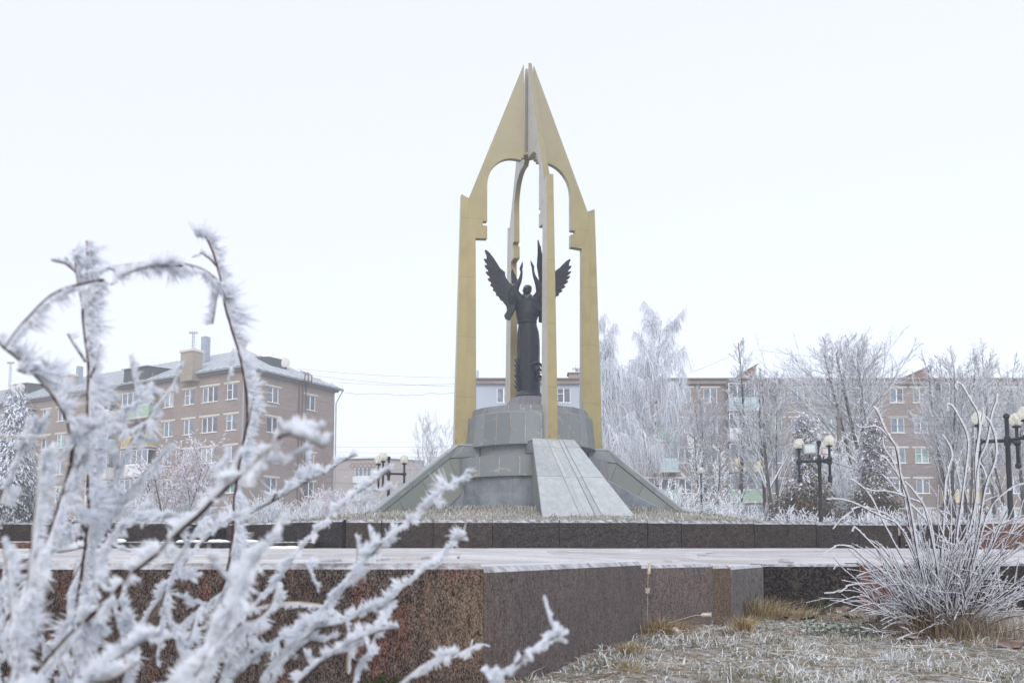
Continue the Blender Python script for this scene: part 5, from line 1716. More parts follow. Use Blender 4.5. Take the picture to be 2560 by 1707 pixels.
thp = ([0, .1, .28, .42, .55, .8, 1], [.7, 1, 1, .75, .42, .26, .05])
evergreen('thuja_tree', 'brown thuja with a white frosted tip standing behind the double globe lamp', 2020, 42, 1048, 165, M_THUJA, 101, 30000, thp, .20, .86)
evergreen('thuja_tree', 'brown and dark green thuja with a frosted top, left of the frosted bush', 2190, 43, 1062, 150, M_THUJA, 102, 30000, thp, .18, .84)
evergreen('spruce_tree', 'dark spruce hung with frost at the left edge of the picture', 28, 44, 985, 150, M_SPRUCE, 103, 30000, ([0, .12, .4, .75, 1], [.85, 1, .8, .4, .04]), .45, .85, .10, .9)

# ------------------------------------------------------------------ lamps, poles and wires
def globe_lamp(label, px, gpy, Y, phase, arm=.67, floods=False, grp='lamps with three globes'):
    p0 = at(px, gpy, Y); gz = float(ground_z(p0[0], np.float64(Y)))
    zg = float(p0[2]) - gz; za = zg - .64
    root = empty('street_lamp', (float(p0[0]), Y, gz), 0, label, 'street lamp', grp)
    mb = MB(); mb.lathe([(.13, 0), (.13, .25), (.085, .3), (.07, .9), (.062, za - .15), (.085, za - .1), (.085, za + .1), (.055, za + .12), (.055, za + .62)], 14)
    mb.sphere((0, 0, za + .66), .085, 12); mb.build('pole', M_BLACK, root, smooth=True)
    for k in range(3):
        a = phase + k * 2 * math.pi / 3; c, s_ = math.cos(a) * arm, math.sin(a) * arm
        mb = MB(); mb.path([(0, 0, za), (c, s_, za)], .048, 8); mb.sphere((c, s_, za), .10, 12)
        mb.path([(c, s_, za - .6), (c, s_, zg - .2)], .045, 8); mb.sphere((c, s_, za - .63), .085, 12)
        mb.lathe([(.05, 0), (.11, .02), (.11, .06), (.06, .08)], 14, (c, s_, zg - .24))
        ao = mb.build('arm', M_BLACK, root, smooth=True)
        MB().sphere((0, 0, 0), .185, 24).build('globe', M_GLOBE, ao, (c, s_, zg), smooth=True)
        mb = MB(); mb.lathe([(.035, -.18), (.035, -.02), (.045, 0), (.05, .05), (.03, .1), (.001, .11)], 10, (0, 0, 0)); mb.build('bulb', M_WHITEP, ao, (c, s_, zg), smooth=True)
    if floods:
        for (dx, w, h, m1, m2, tl) in ((-.37, .46, .36, M_METAL, M_LENS, -.08), (.16, .36, .30, M_WHITE, M_REDF, .12)):
            fo = MB().bbox((0, 0, 0), (w, .12, h), .01).build('floodlight', m1, root, (dx, -.12, za + .42 - (.08 if dx > 0 else 0)), (math.radians(6), tl, 0))
            MB().box((0, -.066, 0), (w - .07, .012, h - .07)).build('lens', m2, fo)
            MB().box((0, -.074, 0), (w - .12, .012, h - .12)).build('reflector', M_LENS if m2 is M_LENS else M_WHITE, fo)
            MB().path([(0, .03, -h / 2), (0, .1, -h / 2 - .15)], .02, 5).build('bracket', M_BLACK, fo)
    return root


globe_lamp('black lamp with three cream globes and two small floodlights, in front of the brown thujas', 2047, 1107, 30, math.radians(160), floods=True)
globe_lamp('black lamp with three cream globes left of the left stone ramp', 972, 1146, 36.5, math.radians(18))
globe_lamp('black lamp with three cream globes near the right edge, behind the frosted bush', 2516, 1042, 23, math.radians(160))
p0 = at(1752, 1176, 46); gz = float(ground_z(p0[0], np.float64(46))); zg = float(p0[2]) - gz
lamp = empty('street_lamp', (float(p0[0]), 46, gz), 0, 'slim black lamp with one cream globe in front of the frosted larch', 'street lamp')
MB().lathe([(.08, 0), (.05, .3), (.04, zg - .22), (.09, zg - .19), (.09, zg - .15)], 12).build('pole', M_BLACK, lamp, smooth=True)
MB().sphere((0, 0, zg), .175, 20).build('globe', M_GLOBE, lamp, smooth=True)
MB().lathe([(.17, zg + .06), (.13, zg + .14), (.02, zg + .19)], 14, cap=False).build('globe_cap', M_DISH, lamp, smooth=True)
p0 = at(1945, 1235, 39); 
pl_ = at(2096, 1030, 48); gz = float(ground_z(pl_[0], np.float64(48)))
up_ = empty('utility_pole', (float(pl_[0]), 48, gz), 0, 'weathered concrete utility pole with clamps behind the lamp with floodlights', 'utility pole')
hp = float(pl_[2]) - gz
MB().lathe([(.15, 0), (.10, hp), (.03, hp + .02)], 10).build('shaft', M_POLE, up_)
for z in (hp - .3, hp - .85, hp - 2.1):
    mb = MB(); mb.lathe([(.15, z - .06), (.15, z + .06)], 10); mb.path([(-.2, 0, z), (.22, 0, z)], .035, 5); mb.build('clamp', M_POLE, up_)


def wire(name, label, a, b, sag, r=.014, frost=False):
    A = at(*a); B = at(*b); n = 24
    t_ = np.linspace(0, 1, n)[:, None]
    P = A + (B - A) * t_; P[:, 2] -= sag * 4 * (t_ * (1 - t_))[:, 0]
    if frost: P[:, 2] += NR.uniform(-.12, .12, n)
    tag(MB().path(P, r, 4).build(name, M_WIRE, None), label, 'wire', 'wires in the foggy sky')


wire('overhead_wire', 'highest wire running from the left block roof towards the pylons', (741, 921, 84), (1190, 944, 79), .25)
wire('overhead_wire', 'second wire from the left block roof, sagging under the highest one', (760, 935, 84), (1190, 966, 79), .3)
wire('overhead_wire', 'nearly level wire from the roof edge of the left block', (843, 956, 84), (1190, 956, 79), .25)
wire('overhead_wire', 'wire jagged with frost from the eave corner of the left block', (862, 981, 82), (1190, 974, 79), .35, .018, True)
wire('overhead_wire', 'uppermost of the low wires above the distant panel block', (836, 1117, 100), (1150, 1114, 100), .1)
wire('overhead_wire', 'middle low wire above the distant panel block', (836, 1130, 100), (1150, 1129, 100), .1)
wire('overhead_wire', 'lowest wire just above the distant panel block roof', (836, 1140, 100), (1150, 1142, 100), .1)
wire('overhead_wire', 'wire crossing the windows of the distant panel block', (500, 1160, 60), (1100, 1172, 60), .2)
wire('overhead_wire', 'wire crossing low over the left brick end wall', (560, 1196, 60), (1100, 1210, 60), .1)
wire('overhead_wire', 'frosted upper wire from the utility pole to the right edge', (2096, 1040, 48), (2640, 1040, 44), .05, .016)
wire('overhead_wire', 'frosted lower wire from the utility pole to the right edge', (2096, 1062, 48), (2640, 1066, 44), .05, .016)
wire('overhead_wire', 'white frosted cable running right from the lamp with floodlights', (2072, 1151, 30), (2330, 1178, 40), .35, .014)
wire('overhead_wire', 'thin wire above the right block beside the rounded tree', (1890, 874, 85), (2075, 893, 80), .1)
wire('overhead_wire', 'thin wire rising from the right block roof to the narrow poplar', (1725, 932, 80), (1830, 888, 80), .05)

# ------------------------------------------------------------------ lawn grass, tufts, leaves
rng = np.random.default_rng(5)
N = 78000
yy = 2.6 + 5.6 * rng.random(N) ** 1.5
xx = rng.uniform(-0.4, 0.68, N) * yy + 0.1
cl_ = np.array([mnoise.noise(Vector((a * 2.6, b * 3.2, 1.7))) + .5 * mnoise.noise(Vector((a * 9, b * 9, 4.1))) for a, b in zip(xx, yy)])
ok = (yy < wall_y(xx) - 0.02) & (xx < 6.5) & (rng.random(N) < np.clip(.62 + 1.1 * cl_, .16, 1))
xx, yy, cl_ = xx[ok], yy[ok], cl_[ok]
patch = 0.5 + 0.5 * np.sin(xx * 2.3 + 1.5 * np.sin(yy * 1.9)) * np.cos(yy * 2.7 - xx)
patch2 = 0.5 + 0.5 * np.sin(xx * 7.1 + yy * 3.3) * np.cos(yy * 6.1 - xx * 2.0)
H = rng.gamma(3.0, .0085, len(xx)) * np.clip(.75 + 1.3 * cl_, .3, 1.7) + .006
tint = np.clip(.62 - .25 * np.clip(cl_, -.3, .5) + .30 * (patch2 - .5) + rng.normal(0, .27, len(xx)) + .1 * patch, 0, 1)
ln = rng.normal(0, 1, (len(xx), 2)) * (H * 1.1)[:, None]
P = np.stack([xx, yy, lawn_z(xx, yy) - .004], 1)
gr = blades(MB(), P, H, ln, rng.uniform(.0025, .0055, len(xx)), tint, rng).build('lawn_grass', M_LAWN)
tag(gr, kind='stuff')
# flattened dead stalks lying in the grass
N = 5200
yy = 2.7 + 5.2 * rng.random(N) ** 1.4; xx = rng.uniform(-0.35, 0.66, N) * yy
ok = (yy < wall_y(xx) - .05) & (xx < 6.3); xx, yy = xx[ok], yy[ok]
a = rng.uniform(0, 2 * np.pi, len(xx)); L = rng.gamma(3, .02, len(xx)) + .02
A0 = np.stack([xx, yy, lawn_z(xx, yy) + rng.uniform(.006, .02, len(xx))], 1)
A1 = A0 + np.stack([np.cos(a) * L, np.sin(a) * L, rng.uniform(-.004, .018, len(xx))], 1)
ds = MB().tubes(A0, A1, rng.uniform(.0012, .0028, len(xx)), .0008, 3, np.clip(rng.normal(.6, .22, len(xx)), 0, 1)).build('dead_stalks', M_GREYSTRAW)
tag(ds, kind='stuff')
# grass on the mound
N = 30000
rad = np.sqrt(rng.uniform(2.6 ** 2, 13.2 ** 2, N)); an = rng.uniform(math.pi * 1.0, math.pi * 2.0, N)
xx = AX + 1.35 * rad * np.cos(an); yy = AY + rad * np.sin(an)
front = (yy > 16.5)
xx, yy = xx[front], yy[front]
# keep off the front ramp
dx, dy = xx - AX, yy - AY
rf = dx * math.sin(TH) - dy * math.cos(TH); of = dx * math.cos(TH) + dy * math.sin(TH)
ok = ~((np.abs(of) < .72 + .215 * np.maximum(rf - 2.7, 0)) & (rf < 6.0))
xx, yy = xx[ok], yy[ok]
H = rng.gamma(4, .02, len(xx)) + .03
mg = blades(MB(), np.stack([xx, yy, mound_z(xx, yy) - .01], 1), H, rng.normal(0, 1, (len(xx), 2)) * (H * .6)[:, None], rng.uniform(.008, .02, len(xx)), np.clip(.43 + rng.normal(0, .27, len(xx)) + .25 * (np.sin(xx * 1.3) * np.sin(yy * 1.7)), 0, 1), rng).build('mound_grass', M_MOUNDG)
tag(mg, kind='stuff')


def ground_at(px, py):
    p = atz(px, py, 0.0); return float(p[0]), float(p[1])


def tuft(name, label, px, py, n, h, spread, mat, seed, lean=.8, w=(.002, .004), group=None, tmean=.5):
    rng = np.random.default_rng(seed); x, y = ground_at(px, py)
    y = min(y, float(wall_y(x)) - .08)
    root = empty(name, (x, y, float(lawn_z(x, y)) - .01), 0, label, 'dry grass', group)
    r_ = np.abs(rng.normal(0, spread * .45, n)); a = rng.uniform(0, 6.28, n)
    P = np.stack([r_ * np.cos(a), r_ * np.sin(a), np.zeros(n)], 1)
    H = h * rng.uniform(.35, 1.0, n); out = np.stack([np.cos(a), np.sin(a)], 1)
    ln = out * (H * rng.uniform(.1, lean, n))[:, None] + rng.normal(0, .4, (n, 2)) * H[:, None]
    ylim = float(wall_y(x)) - y - .03
    P[:, 1] = np.minimum(P[:, 1], ylim); ln[:, 1] = np.minimum(ln[:, 1], ylim - P[:, 1])
    blades(MB(), P, H, ln, rng.uniform(*w, n), np.clip(rng.normal(tmean, .22, n), 0, 1), rng).build('blades', mat, root)['kind'] = 'stuff'
    return root


tuft('dry_grass_tuft', 'tall tan tuft of dry grass against the brown granite wall, below the foxtail', 1640, 1585, 840, 0.189, 0.255, M_STRAW, 1, 1.9)
tuft('dry_grass_tuft', 'dense straw coloured tuft where the grey granite block meets the dark wall', 1905, 1545, 1040, 0.246, 0.390, M_STRAW, 2, 1.8, tmean=.55)
tuft('dry_grass_tuft', 'tawny tuft right of the grey block corner, beside the dead leaves', 1990, 1548, 720, 0.160, 0.450, M_STRAW, 3, 2.0, tmean=.6)
tuft('dry_grass_tuft', 'small upright tan tuft on the lawn in front of the brown granite strip', 1858, 1585, 320, 0.145, 0.090, M_STRAW, 4, 1.2)
tuft('dry_grass_tuft', 'small brown tuft on the bare lawn near the wall, left of the foxtail tuft', 1572, 1640, 240, 0.087, 0.120, M_STRAW, 5, 1.0, tmean=.45)
tuft('dry_grass_tuft', 'small brown tuft at the bottom of the lawn, left side', 1570, 1680, 220, 0.072, 0.105, M_STRAW, 6, 1.0, tmean=.5)
tuft('dry_grass_tuft', 'grey brown grass growing through the left foot of the frosted bush', 2270, 1590, 812, 0.253, 0.391, M_GREYSTRAW, 7, .9, tmean=.42)
tuft('dry_grass_tuft', 'grey brown grass round the middle stems of the frosted bush', 2370, 1602, 875, 0.299, 0.345, M_GREYSTRAW, 8, .8, tmean=.38)
tuft('dry_grass_tuft', 'grey frosted grass at the right foot of the frosted bush', 2480, 1598, 650, 0.207, 0.391, M_GREYSTRAW, 9, .9, tmean=.6)
tuft('green_grass_tuft', 'few green blades standing against the grey granite block', 1890, 1548, 32, 0.391, 0.081, M_GREEN, 10, .25, (.003, .005))
tuft('green_grass_tuft', 'few green blades standing against the black granite block', 2045, 1530, 42, 0.276, 0.138, M_GREEN, 11, .3, (.003, .005))
tuft('dry_grass_tuft', 'pale frosted grass tuft on the lawn in front of the bush', 2230, 1650, 175, 0.103, 0.115, M_LAWN, 12, .8, tmean=.75)
tuft('green_grass_tuft', 'frost covered green tuft in the middle of the lawn', 1975, 1640, 137, 0.081, 0.115, M_LAWN, 13, .9, tmean=.35)

tuft('dry_grass_tuft', 'low grey grass with dead leaves between the dark wall and the frosted bush', 2200, 1560, 420, .11, .4, M_GREYSTRAW, 21, 1.6, tmean=.5)
# foxtail with seed heads by the wall
x, y = ground_at(1622, 1592); y = min(y, float(wall_y(x)) - .07)
fx = empty('foxtail_plant', (x, y, 0), 0, 'dry foxtail plant with frosted seed heads against the brown granite wall', 'plant')
def head(p, d, l, r_):
    d = unit(np.array(d)); mb = MB(); rg = np.random.default_rng(int(abs(p[0]) * 1e4) % 999)
    mb.path([p + d * l * t_ for t_ in (0, .15, .5, .85, 1)], [r_ * .3, r_ * .8, r_, r_ * .7, r_ * .15], 8)
    n = 160; t_ = rg.random(n); o = rg.normal(0, 1, (n, 3)); o -= d * (o @ d)[:, None]; o /= np.linalg.norm(o, axis=1, keepdims=True)
    b = p + d * (l * t_)[:, None]; mb.tubes(b, b + o * r_ * 1.6 + d * r_ * .8, .0009, .0004, 3)
    mb.build('seed_head', M_SEED, fx)
for pts in ([(0, 0, 0), (-.01, -.01, .12), (-.008, -.015, .27)], [(-.008, -.015, .29), (-.004, -.015, .36), (.0, -.02, .39)]):
    MB().path(pts, .0018, 5).build('stem', M_STEM_TAN, fx)
head(np.array([-.008, -.015, .262]), (0, 0, 1), .03, .009); head(np.array([.0, -.02, .38]), (.05, -.02, 1), .065, .008)
MB().path([(.02, 0, 0), (.12, -.03, .09), (.26, -.06, .135), (.31, -.07, .14)], .0018, 5).build('stem', M_STEM_TAN, fx)
head(np.array([.30, -.07, .139]), (1, -.1, .05), .06, .009)
MB().path([(.01, 0, 0), (.08, -.06, .06), (.20, -.1, .05)], .0018, 5).build('stem', M_STEM_TAN, fx)
head(np.array([.13, -.08, .065]), (.7, -.3, -.6), .05, .012)

# dead leaves, each curled differently
def leaf_mesh(seed):
    rg = np.random.default_rng(seed); n = 9
    out = []
    for k in range(18):
        a = 2 * np.pi * k / 18
        r_ = (1 + .35 * abs(math.cos(a * 2.5)) - .25 * (k % 2)) * (.8 + .25 * rg.random())
        out.append((r_ * math.cos(a) * 1.15, r_ * math.sin(a) * .8))
    cx, cy = rg.uniform(-.9, .9), rg.uniform(.7, 1.6)
    def f(x, y): return .28 * cy * y * y + .16 * cx * x * x + .12 * math.sin(3 * x + seed) - .1
    V = [(0, 0, f(0, 0))] + [(x * .55, y * .55, f(x * .55, y * .55)) for x, y in out] + [(x, y, f(x, y)) for x, y in out]
    m = 18
    fs = [(0, 1 + i, 1 + (i + 1) % m) for i in range(m)] + [(1 + i, 1 + m + i, 1 + m + (i + 1) % m, 1 + (i + 1) % m) for i in range(m)]
    fs = [list(q) for q in fs]
    V = np.array(V); mb = MB().add(V, fs)
    V2 = V - np.array([0, 0, .05]); mb.add(V2, [q[::-1] for q in fs])
    mb.path([(-1.0, 0, f(-1, 0)), (-1.5, .1, f(-1, 0) + .15)], .04, 5)
    return mb.mesh('fallen_leaf', M_LEAF)


LM = [leaf_mesh(s_) for s_ in range(7)]
lv = [(2012, 1524, .085), (2040, 1545, .10), (2075, 1534, .07), (1985, 1540, .08), (2105, 1530, .075), (2130, 1552, .065), (2180, 1569, .085), (2020, 1556, .06), (2300, 1588, .085), (2265, 1608, .075), (2090, 1548, .06), (1960, 1552, .05), (2510, 1624, .06), (2548, 1628, .065), (1780, 1595, .05), (1802, 1592, .045), (2060, 1520, .055), (1745, 1580, .04), (2160, 1540, .06), (2225, 1560, .06)]
LBL = {6: 'large curled brown leaf lying left of the frosted bush', 8: 'brown leaf leaning under the stems of the frosted bush', 9: 'dark curled leaf in front of the frosted bush stems', 12: 'frosted brown leaf near the right edge of the lawn', 13: 'curled leaf at the right edge of the lawn',
       14: 'pinkish leaf on the lawn right of the foxtail tuft', 15: 'second pinkish leaf close beside the one right of the foxtail tuft', 17: 'small pale leaf by the foot of the brown granite wall', 11: 'small leaf below the grey granite block corner'}
for i, (px, py, s_) in enumerate(lv):
    x, y = ground_at(px, py); y = min(y, float(wall_y(x)) - .1)
    o = place('fallen_leaf', LM[i % 7], None, (x, y, float(lawn_z(x, y)) + s_ * .28 + .012), (R.uniform(-.5, .5), R.uniform(-.4, .4), R.uniform(0, 6.28)))
    o.scale = (s_ * .85,) * 3
    tag(o, LBL.get(i, 'dead brown leaf in the heap along the foot of the black granite wall'), 'leaf', 'fallen dead leaves on the lawn')
# low frosted plant (rosette of small leaves)
x, y = ground_at(2110, 1582)
pl0 = empty('ground_plant', (x, y, 0), 0, 'low patch of pale green frosted leaves on the lawn', 'plant')
n = 900; rg = np.random.default_rng(3)
P = np.stack([rg.normal(0, .17, n), rg.normal(0, .12, n), np.abs(rg.normal(.02, .018, n)) + .01], 1)
U = rg.normal(0, 1, (n, 3)); U[:, 2] *= .4; U /= np.linalg.norm(U, axis=1, keepdims=True); W = np.cross(U, [0, 0, 1.] + rg.normal(0, .3, (n, 3))); W /= np.linalg.norm(W, axis=1, keepdims=True)
quads(mb := MB(), P, U * .010, W * .006, np.clip(rg.normal(.62, .22, n), 0, 1)); mb.build('leaves', M_MOSS, pl0)


# ------------------------------------------------------------------ frosted shoots (sharp bush and blurred shrub)
WIND = np.array([0.85, -0.25, 0.15])


def resample(pts, step):
    pts = np.asarray(pts, float)
    # Catmull-Rom through the traced points
    k = len(pts)
    if k > 2:
        e = np.concatenate([[2 * pts[0] - pts[1]], pts, [2 * pts[-1] - pts[-2]]]); out = []
        for i in range(k - 1):
            p0, p1, p2, p3 = e[i:i + 4]; m = 8
            for j in range(m):
                t_ = j / m
                out.append(.5 * ((2 * p1) + (-p0 + p2) * t_ + (2 * p0 - 5 * p1 + 4 * p2 - p3) * t_ ** 2 + (-p0 + 3 * p1 - 3 * p2 + p3) * t_ ** 3))
        out.append(pts[-1]); pts = np.array(out)
    d = np.concatenate([[0], np.cumsum(np.linalg.norm(np.diff(pts, axis=0), axis=1))])
    n = max(2, int(d[-1] / step) + 1); s_ = np.linspace(0, d[-1], n)
    return np.stack([np.interp(s_, d, pts[:, i]) for i in range(3)], 1), d[-1]


def frost_on(mb, pts, rad, length, density, rng, side=WIND, sleeve=True, spread=.45, wspike=.00125, clump=.0055, amount=1.0, cover=0.0):
    """rime needles grown to windward on a path, in feathery clumps, over a thin white sleeve"""
    P, L = resample(pts, .004)
    t_ = np.gradient(P, axis=0); t_ /= np.maximum(np.linalg.norm(t_, axis=1, keepdims=True), 1e-9)
    sd = side - t_ * (t_ @ side)[:, None]; nn = np.linalg.norm(sd, axis=1, keepdims=True)
    alt = np.cross(t_, [0.3, 1, 0.2]); sd = np.where(nn > .25, sd / np.maximum(nn, 1e-6), alt / np.maximum(np.linalg.norm(alt, axis=1, keepdims=True), 1e-6))
    cr_ = np.cross(t_, sd); cr_ *= np.where(cr_[:, 1:2] < 0, -1.0, 1.0)      # sideways, away from the viewer
    if sleeve:
        q = P[::2] if len(P) > 5 else P; s2 = sd[::2] if len(P) > 5 else sd; c2_ = cr_[::2] if len(P) > 5 else cr_
        rr_ = rad * (.75 + .5 * rng.random(len(q))) * amount ** .5
        mb.path(q + s2 * (rad * (1.15 - .3 * cover)) + c2_ * rad * (.3 - .35 * cover), np.maximum(rr_ * (.8 + .25 * cover), .0005), 6, True, .8)
    n = int(L * density * amount)
    if n < 1: return
    nc = max(1, int(L / clump)); cid = rng.integers(0, nc, n)
    c_x = rng.normal(.15 - .55 * cover, spread * (1 + .9 * cover), nc); c_t = rng.normal(.3, .4, nc); c_l = rng.gamma(9, .105, nc) * (.88 + .2 * np.sin(np.arange(nc) * .31 + rng.random() * 6))
    s_ = np.clip((cid + .5 + rng.normal(0, .32, n)) * (len(P) - 1) / nc, 0, len(P) - 1.001)
    i = s_.astype(int)
    b = P[i] + (P[np.minimum(i + 1, len(P) - 1)] - P[i]) * (s_ - i)[:, None]
    d = sd[i] + cr_[i] * (c_x[cid] + rng.normal(0, .38, n))[:, None] + t_[i] * (c_t[cid] + rng.normal(0, .33, n))[:, None]
    d /= np.linalg.norm(d, axis=1, keepdims=True)
    ln = length * rng.uniform(.35, 1.1, n) * np.clip(c_l[cid], .25, 1.9)
    a0 = b + sd[i] * rad * .9
    tip = a0 + d * ln[:, None] + rng.normal(0, .12, (n, 3)) * ln[:, None]
    tt = rng.uniform(.2, 1, n)
    mb.tubes(a0, tip, wspike * rng.uniform(.6, 1.5, n), wspike * .25, 3, tt)


def along(p2352, d):
    """traced shoot: points in the 2352-wide view with a distance (number or list)"""
    k = len(p2352); d = [d] * k if np.isscalar(d) else d
    return [at(x * 1.08844, y * 1.08844, dd) for (x, y), dd in zip(p2352, d)]


shr = empty('frosted_shrub', (-.5, 1.0, 0), 0, 'thick rime covered shrub filling the left foreground, out of focus', 'shrub')
rgf = np.random.default_rng(77)
OFF = np.array([-.5, 1.0, 0])


def fbranch(p, d, r0=.0026, fl=.011, amount=1.0, mat=None, spurs=0, side=WIND, tip=True, sp_len=.05, cover=1.0):
    pts = [q - OFF for q in along(p, d)]
    P, L = resample(pts, .012)
    rad = np.linspace(r0 * .55, r0, len(P)) if tip else np.full(len(P), r0)
    # gentle crookedness with nodes
    P = P + np.cumsum(rgf.normal(0, .00035, P.shape), axis=0)
    b = MB().path(P, rad, 7).build('branch', mat or M_STEM, shr, smooth=True)
    mb = MB(); frost_on(mb, P, r0 * .95, fl * .76, 6500, rgf, side, amount > .5, amount=amount, cover=cover)
    for k in range(spurs):
        j = int(rgf.uniform(.1, .95) * (len(P) - 1)); t_ = unit(P[max(j - 1, 0)] - P[min(j + 1, len(P) - 1)])
        dd = unit(t_ * .8 + rgf.normal(0, .6, 3)); l_ = sp_len * rgf.uniform(.35, 1.1)
        q = [P[j], P[j] + dd * l_ * .5, P[j] + dd * l_ + np.array([0, 0, .15 * l_])]
        MBS.path(q, [r0 * .55, r0 * .45, r0 * .3], 5)
        frost_on(mb, q, r0 * .7, fl * .62, 6500, rgf, side, True, amount=max(amount, .8), cover=cover)
    mb.build('frost', M_FROST, b)


MBS = MB()
W2 = np.array([0.9, -0.2, -0.1]); WD = np.array([.7, -.3, -.6]); WU = np.array([.5, -.3, .8])
fbranch([(200, 556), (203, 590), (200, 650), (192, 700), (198, 760), (206, 840), (207, 960), (205, 1080), (206, 1180), (195, 1290), (180, 1400), (160, 1620)], .95, .0031, .026, 1.3, spurs=5, side=W2, cover=.25)
fbranch([(118, 598), (160, 610), (182, 640), (200, 672)], .95, .0016, .008, .5)
fbranch([(243, 648), (225, 672), (205, 690)], .94, .0016, .008, .5)
fbranch([(150, 592), (165, 612)], .95, .0014, .006, .4)
fbranch([(200, 622), (260, 615), (330, 606), (400, 606), (450, 618), (490, 640), (520, 668)], [.93, .93, .95, .98, 1.02, 1.06, 1.1], .0016, .021, 1.15, spurs=0, side=np.array([-.1, -.3, -.9]))
fbranch([(255, 655), (300, 625), (360, 610), (420, 612)], [.90, .92, .95, .97], .0012, .015, 1.0, side=np.array([.2, -.3, .9]))
fbranch([(452, 541), (470, 540), (486, 565), (502, 610), (513, 660), (522, 705), (540, 760), (556, 810), (570, 880), (576, 950), (566, 1020), (558, 1080), (549, 1150), (546, 1210), (535, 1290), (510, 1380), (478, 1480), (440, 1620)], 1.1, .0030, .025, 1.4, spurs=2, side=W2, cover=.1)
fbranch([(441, 590), (455, 580), (478, 588), (500, 612)], 1.1, .0014, .006, .35)
fbranch([(500, 650), (497, 690), (489, 745)], 1.08, .0010, .016, .9, side=np.array([-.6, -.3, -.5]))
fbranch([(535, 800), (528, 840), (520, 880)], 1.08, .0010, .010, 1.0)
fbranch([(14, 800), (50, 750), (92, 705), (132, 672), (190, 655), (235, 648)], .76, .0022, .017, .9, side=np.array([.55, -.3, -.75]), cover=.3)
fbranch([(-10, 775), (14, 802), (60, 838), (110, 890), (148, 945), (166, 1005), (162, 1080), (140, 1160), (112, 1240), (70, 1320), (20, 1420), (-30, 1520)], [.78, .78, .78, .8, .8, .82, .85, .85, .85, .85, .85, .85], .0030, .021, 1.1, spurs=5, side=np.array([.85, -.3, .35]), cover=.35)
fbranch([(92, 822), (110, 850), (140, 890)], .8, .0014, .014, 1.0)
fbranch([(155, 768), (172, 798), (196, 832)], .94, .0016, .006, .35)
fbranch([(232, 790), (222, 830), (207, 868)], .93, .0014, .008, .5)
fbranch([(415, 838), (396, 880), (360, 930), (320, 985), (285, 1040), (262, 1100), (238, 1170), (215, 1240), (195, 1310)], .98, .0024, .016, 1.15, spurs=4)
fbranch([(345, 905), (300, 935), (268, 960), (240, 985)], .9, .0018, .017, 1.1, spurs=2)
fbranch([(392, 1016), (350, 1068), (300, 1125), (258, 1170), (225, 1225), (190, 1290), (150, 1370)], 1.0, .0024, .017, 1.15, spurs=4)
fbranch([(747, 1024), (700, 1002), (655, 990), (632, 1015), (590, 1060), (530, 1110), (470, 1165), (410, 1215), (350, 1275), (290, 1330), (230, 1390), (165, 1450), (90, 1540)], [.60, .61, .62, .63, .64, .65, .67, .69, .71, .73, .75, .77, .8], .0023, .013, 1.2, spurs=4, side=np.array([.5, -.3, .65]))
fbranch([(640, 962), (648, 985)], .62, .0012, .008, 1.0)
fbranch([(820, 1045), (790, 1058), (750, 1085), (700, 1110), (650, 1140), (590, 1170), (530, 1200), (470, 1240), (420, 1300), (370, 1370), (320, 1450), (270, 1540)], 1.18, .0023, .017, 1.1, spurs=4, side=np.array([.5, -.3, .65]))
fbranch([(906, 1070), (870, 1100), (825, 1130), (780, 1170), (735, 1215), (690, 1265), (640, 1330), (590, 1385), (540, 1440), (490, 1500), (430, 1580)], 1.1, .0023, .017, 1.15, spurs=3, side=np.array([.5, -.3, .65]))
fbranch([(1076, 1078), (1055, 1105), (1015, 1130), (985, 1160), (945, 1195), (900, 1235), (850, 1280), (800, 1330), (755, 1385), (715, 1430), (660, 1490), (600, 1560)], 1.0, .0026, .019, 1.2, spurs=7, side=np.array([.55, -.3, .4]))
fbranch([(847, 1205), (852, 1235), (862, 1262)], 1.0, .0014, .012, 1.0)
fbranch([(815, 1228), (822, 1262), (818, 1300)], 1.0, .0014, .012, 1.0)
fbranch([(700, 1293), (720, 1330), (730, 1360)], 1.02, .0014, .012, 1.0)
fbranch([(1072, 1228), (1048, 1238), (1020, 1268), (985, 1300), (940, 1340), (885, 1385), (830, 1415), (780, 1435), (720, 1450), (650, 1475), (580, 1520), (500, 1590)], 1.0, .0022, .018, 1.15, spurs=5, side=np.array([.5, -.3, .6]))
fbranch([(1045, 1238), (1066, 1250), (1076, 1240)], 1.0, .0013, .010, 1.0)
fbranch([(1305, 1450), (1275, 1458), (1240, 1478), (1205, 1512), (1165, 1545), (1110, 1590)], .85, .0020, .014, 1.25, spurs=3, side=np.array([.4, -.3, .4]))
fbranch([(1300, 1478), (1262, 1470), (1240, 1480)], .85, .0012, .009, 1.0)
fbranch([(1030, 1500), (985, 1520), (940, 1550), (900, 1590)], .95, .0018, .014, 1.2, spurs=2)
fbranch([(1125, 1484), (1098, 1478), (1070, 1486), (1040, 1506)], 1.25, .0008, .004, .7)
fbranch([(1084, 1468), (1078, 1490), (1066, 1510)], 1.25, .0007, .004, .7)
fbranch([(400, 1462), (480, 1432), (560, 1402), (640, 1384), (710, 1384), (760, 1398), (790, 1425), (796, 1470), (792, 1540)], 1.15, .0022, .011, .7, mat=M_STEM_TAN, side=WD)
fbranch([(-20, 1002), (40, 1006), (85, 1004), (110, 1008)], .62, .0012, .003, .3, mat=M_STEM_TAN)
fbranch([(100, 1030), (92, 1090), (82, 1180), (70, 1280), (62, 1380), (40, 1500), (20, 1600)], .70, .0026, .020, 1.25, spurs=3, side=W2)
fbranch([(64, 955), (50, 1000), (25, 1070), (-5, 1150)], .80, .0022, .016, 1.2, spurs=2)
fbranch([(130, 1050), (175, 1010), (210, 1000)], .85, .0018, .015, 1.1)
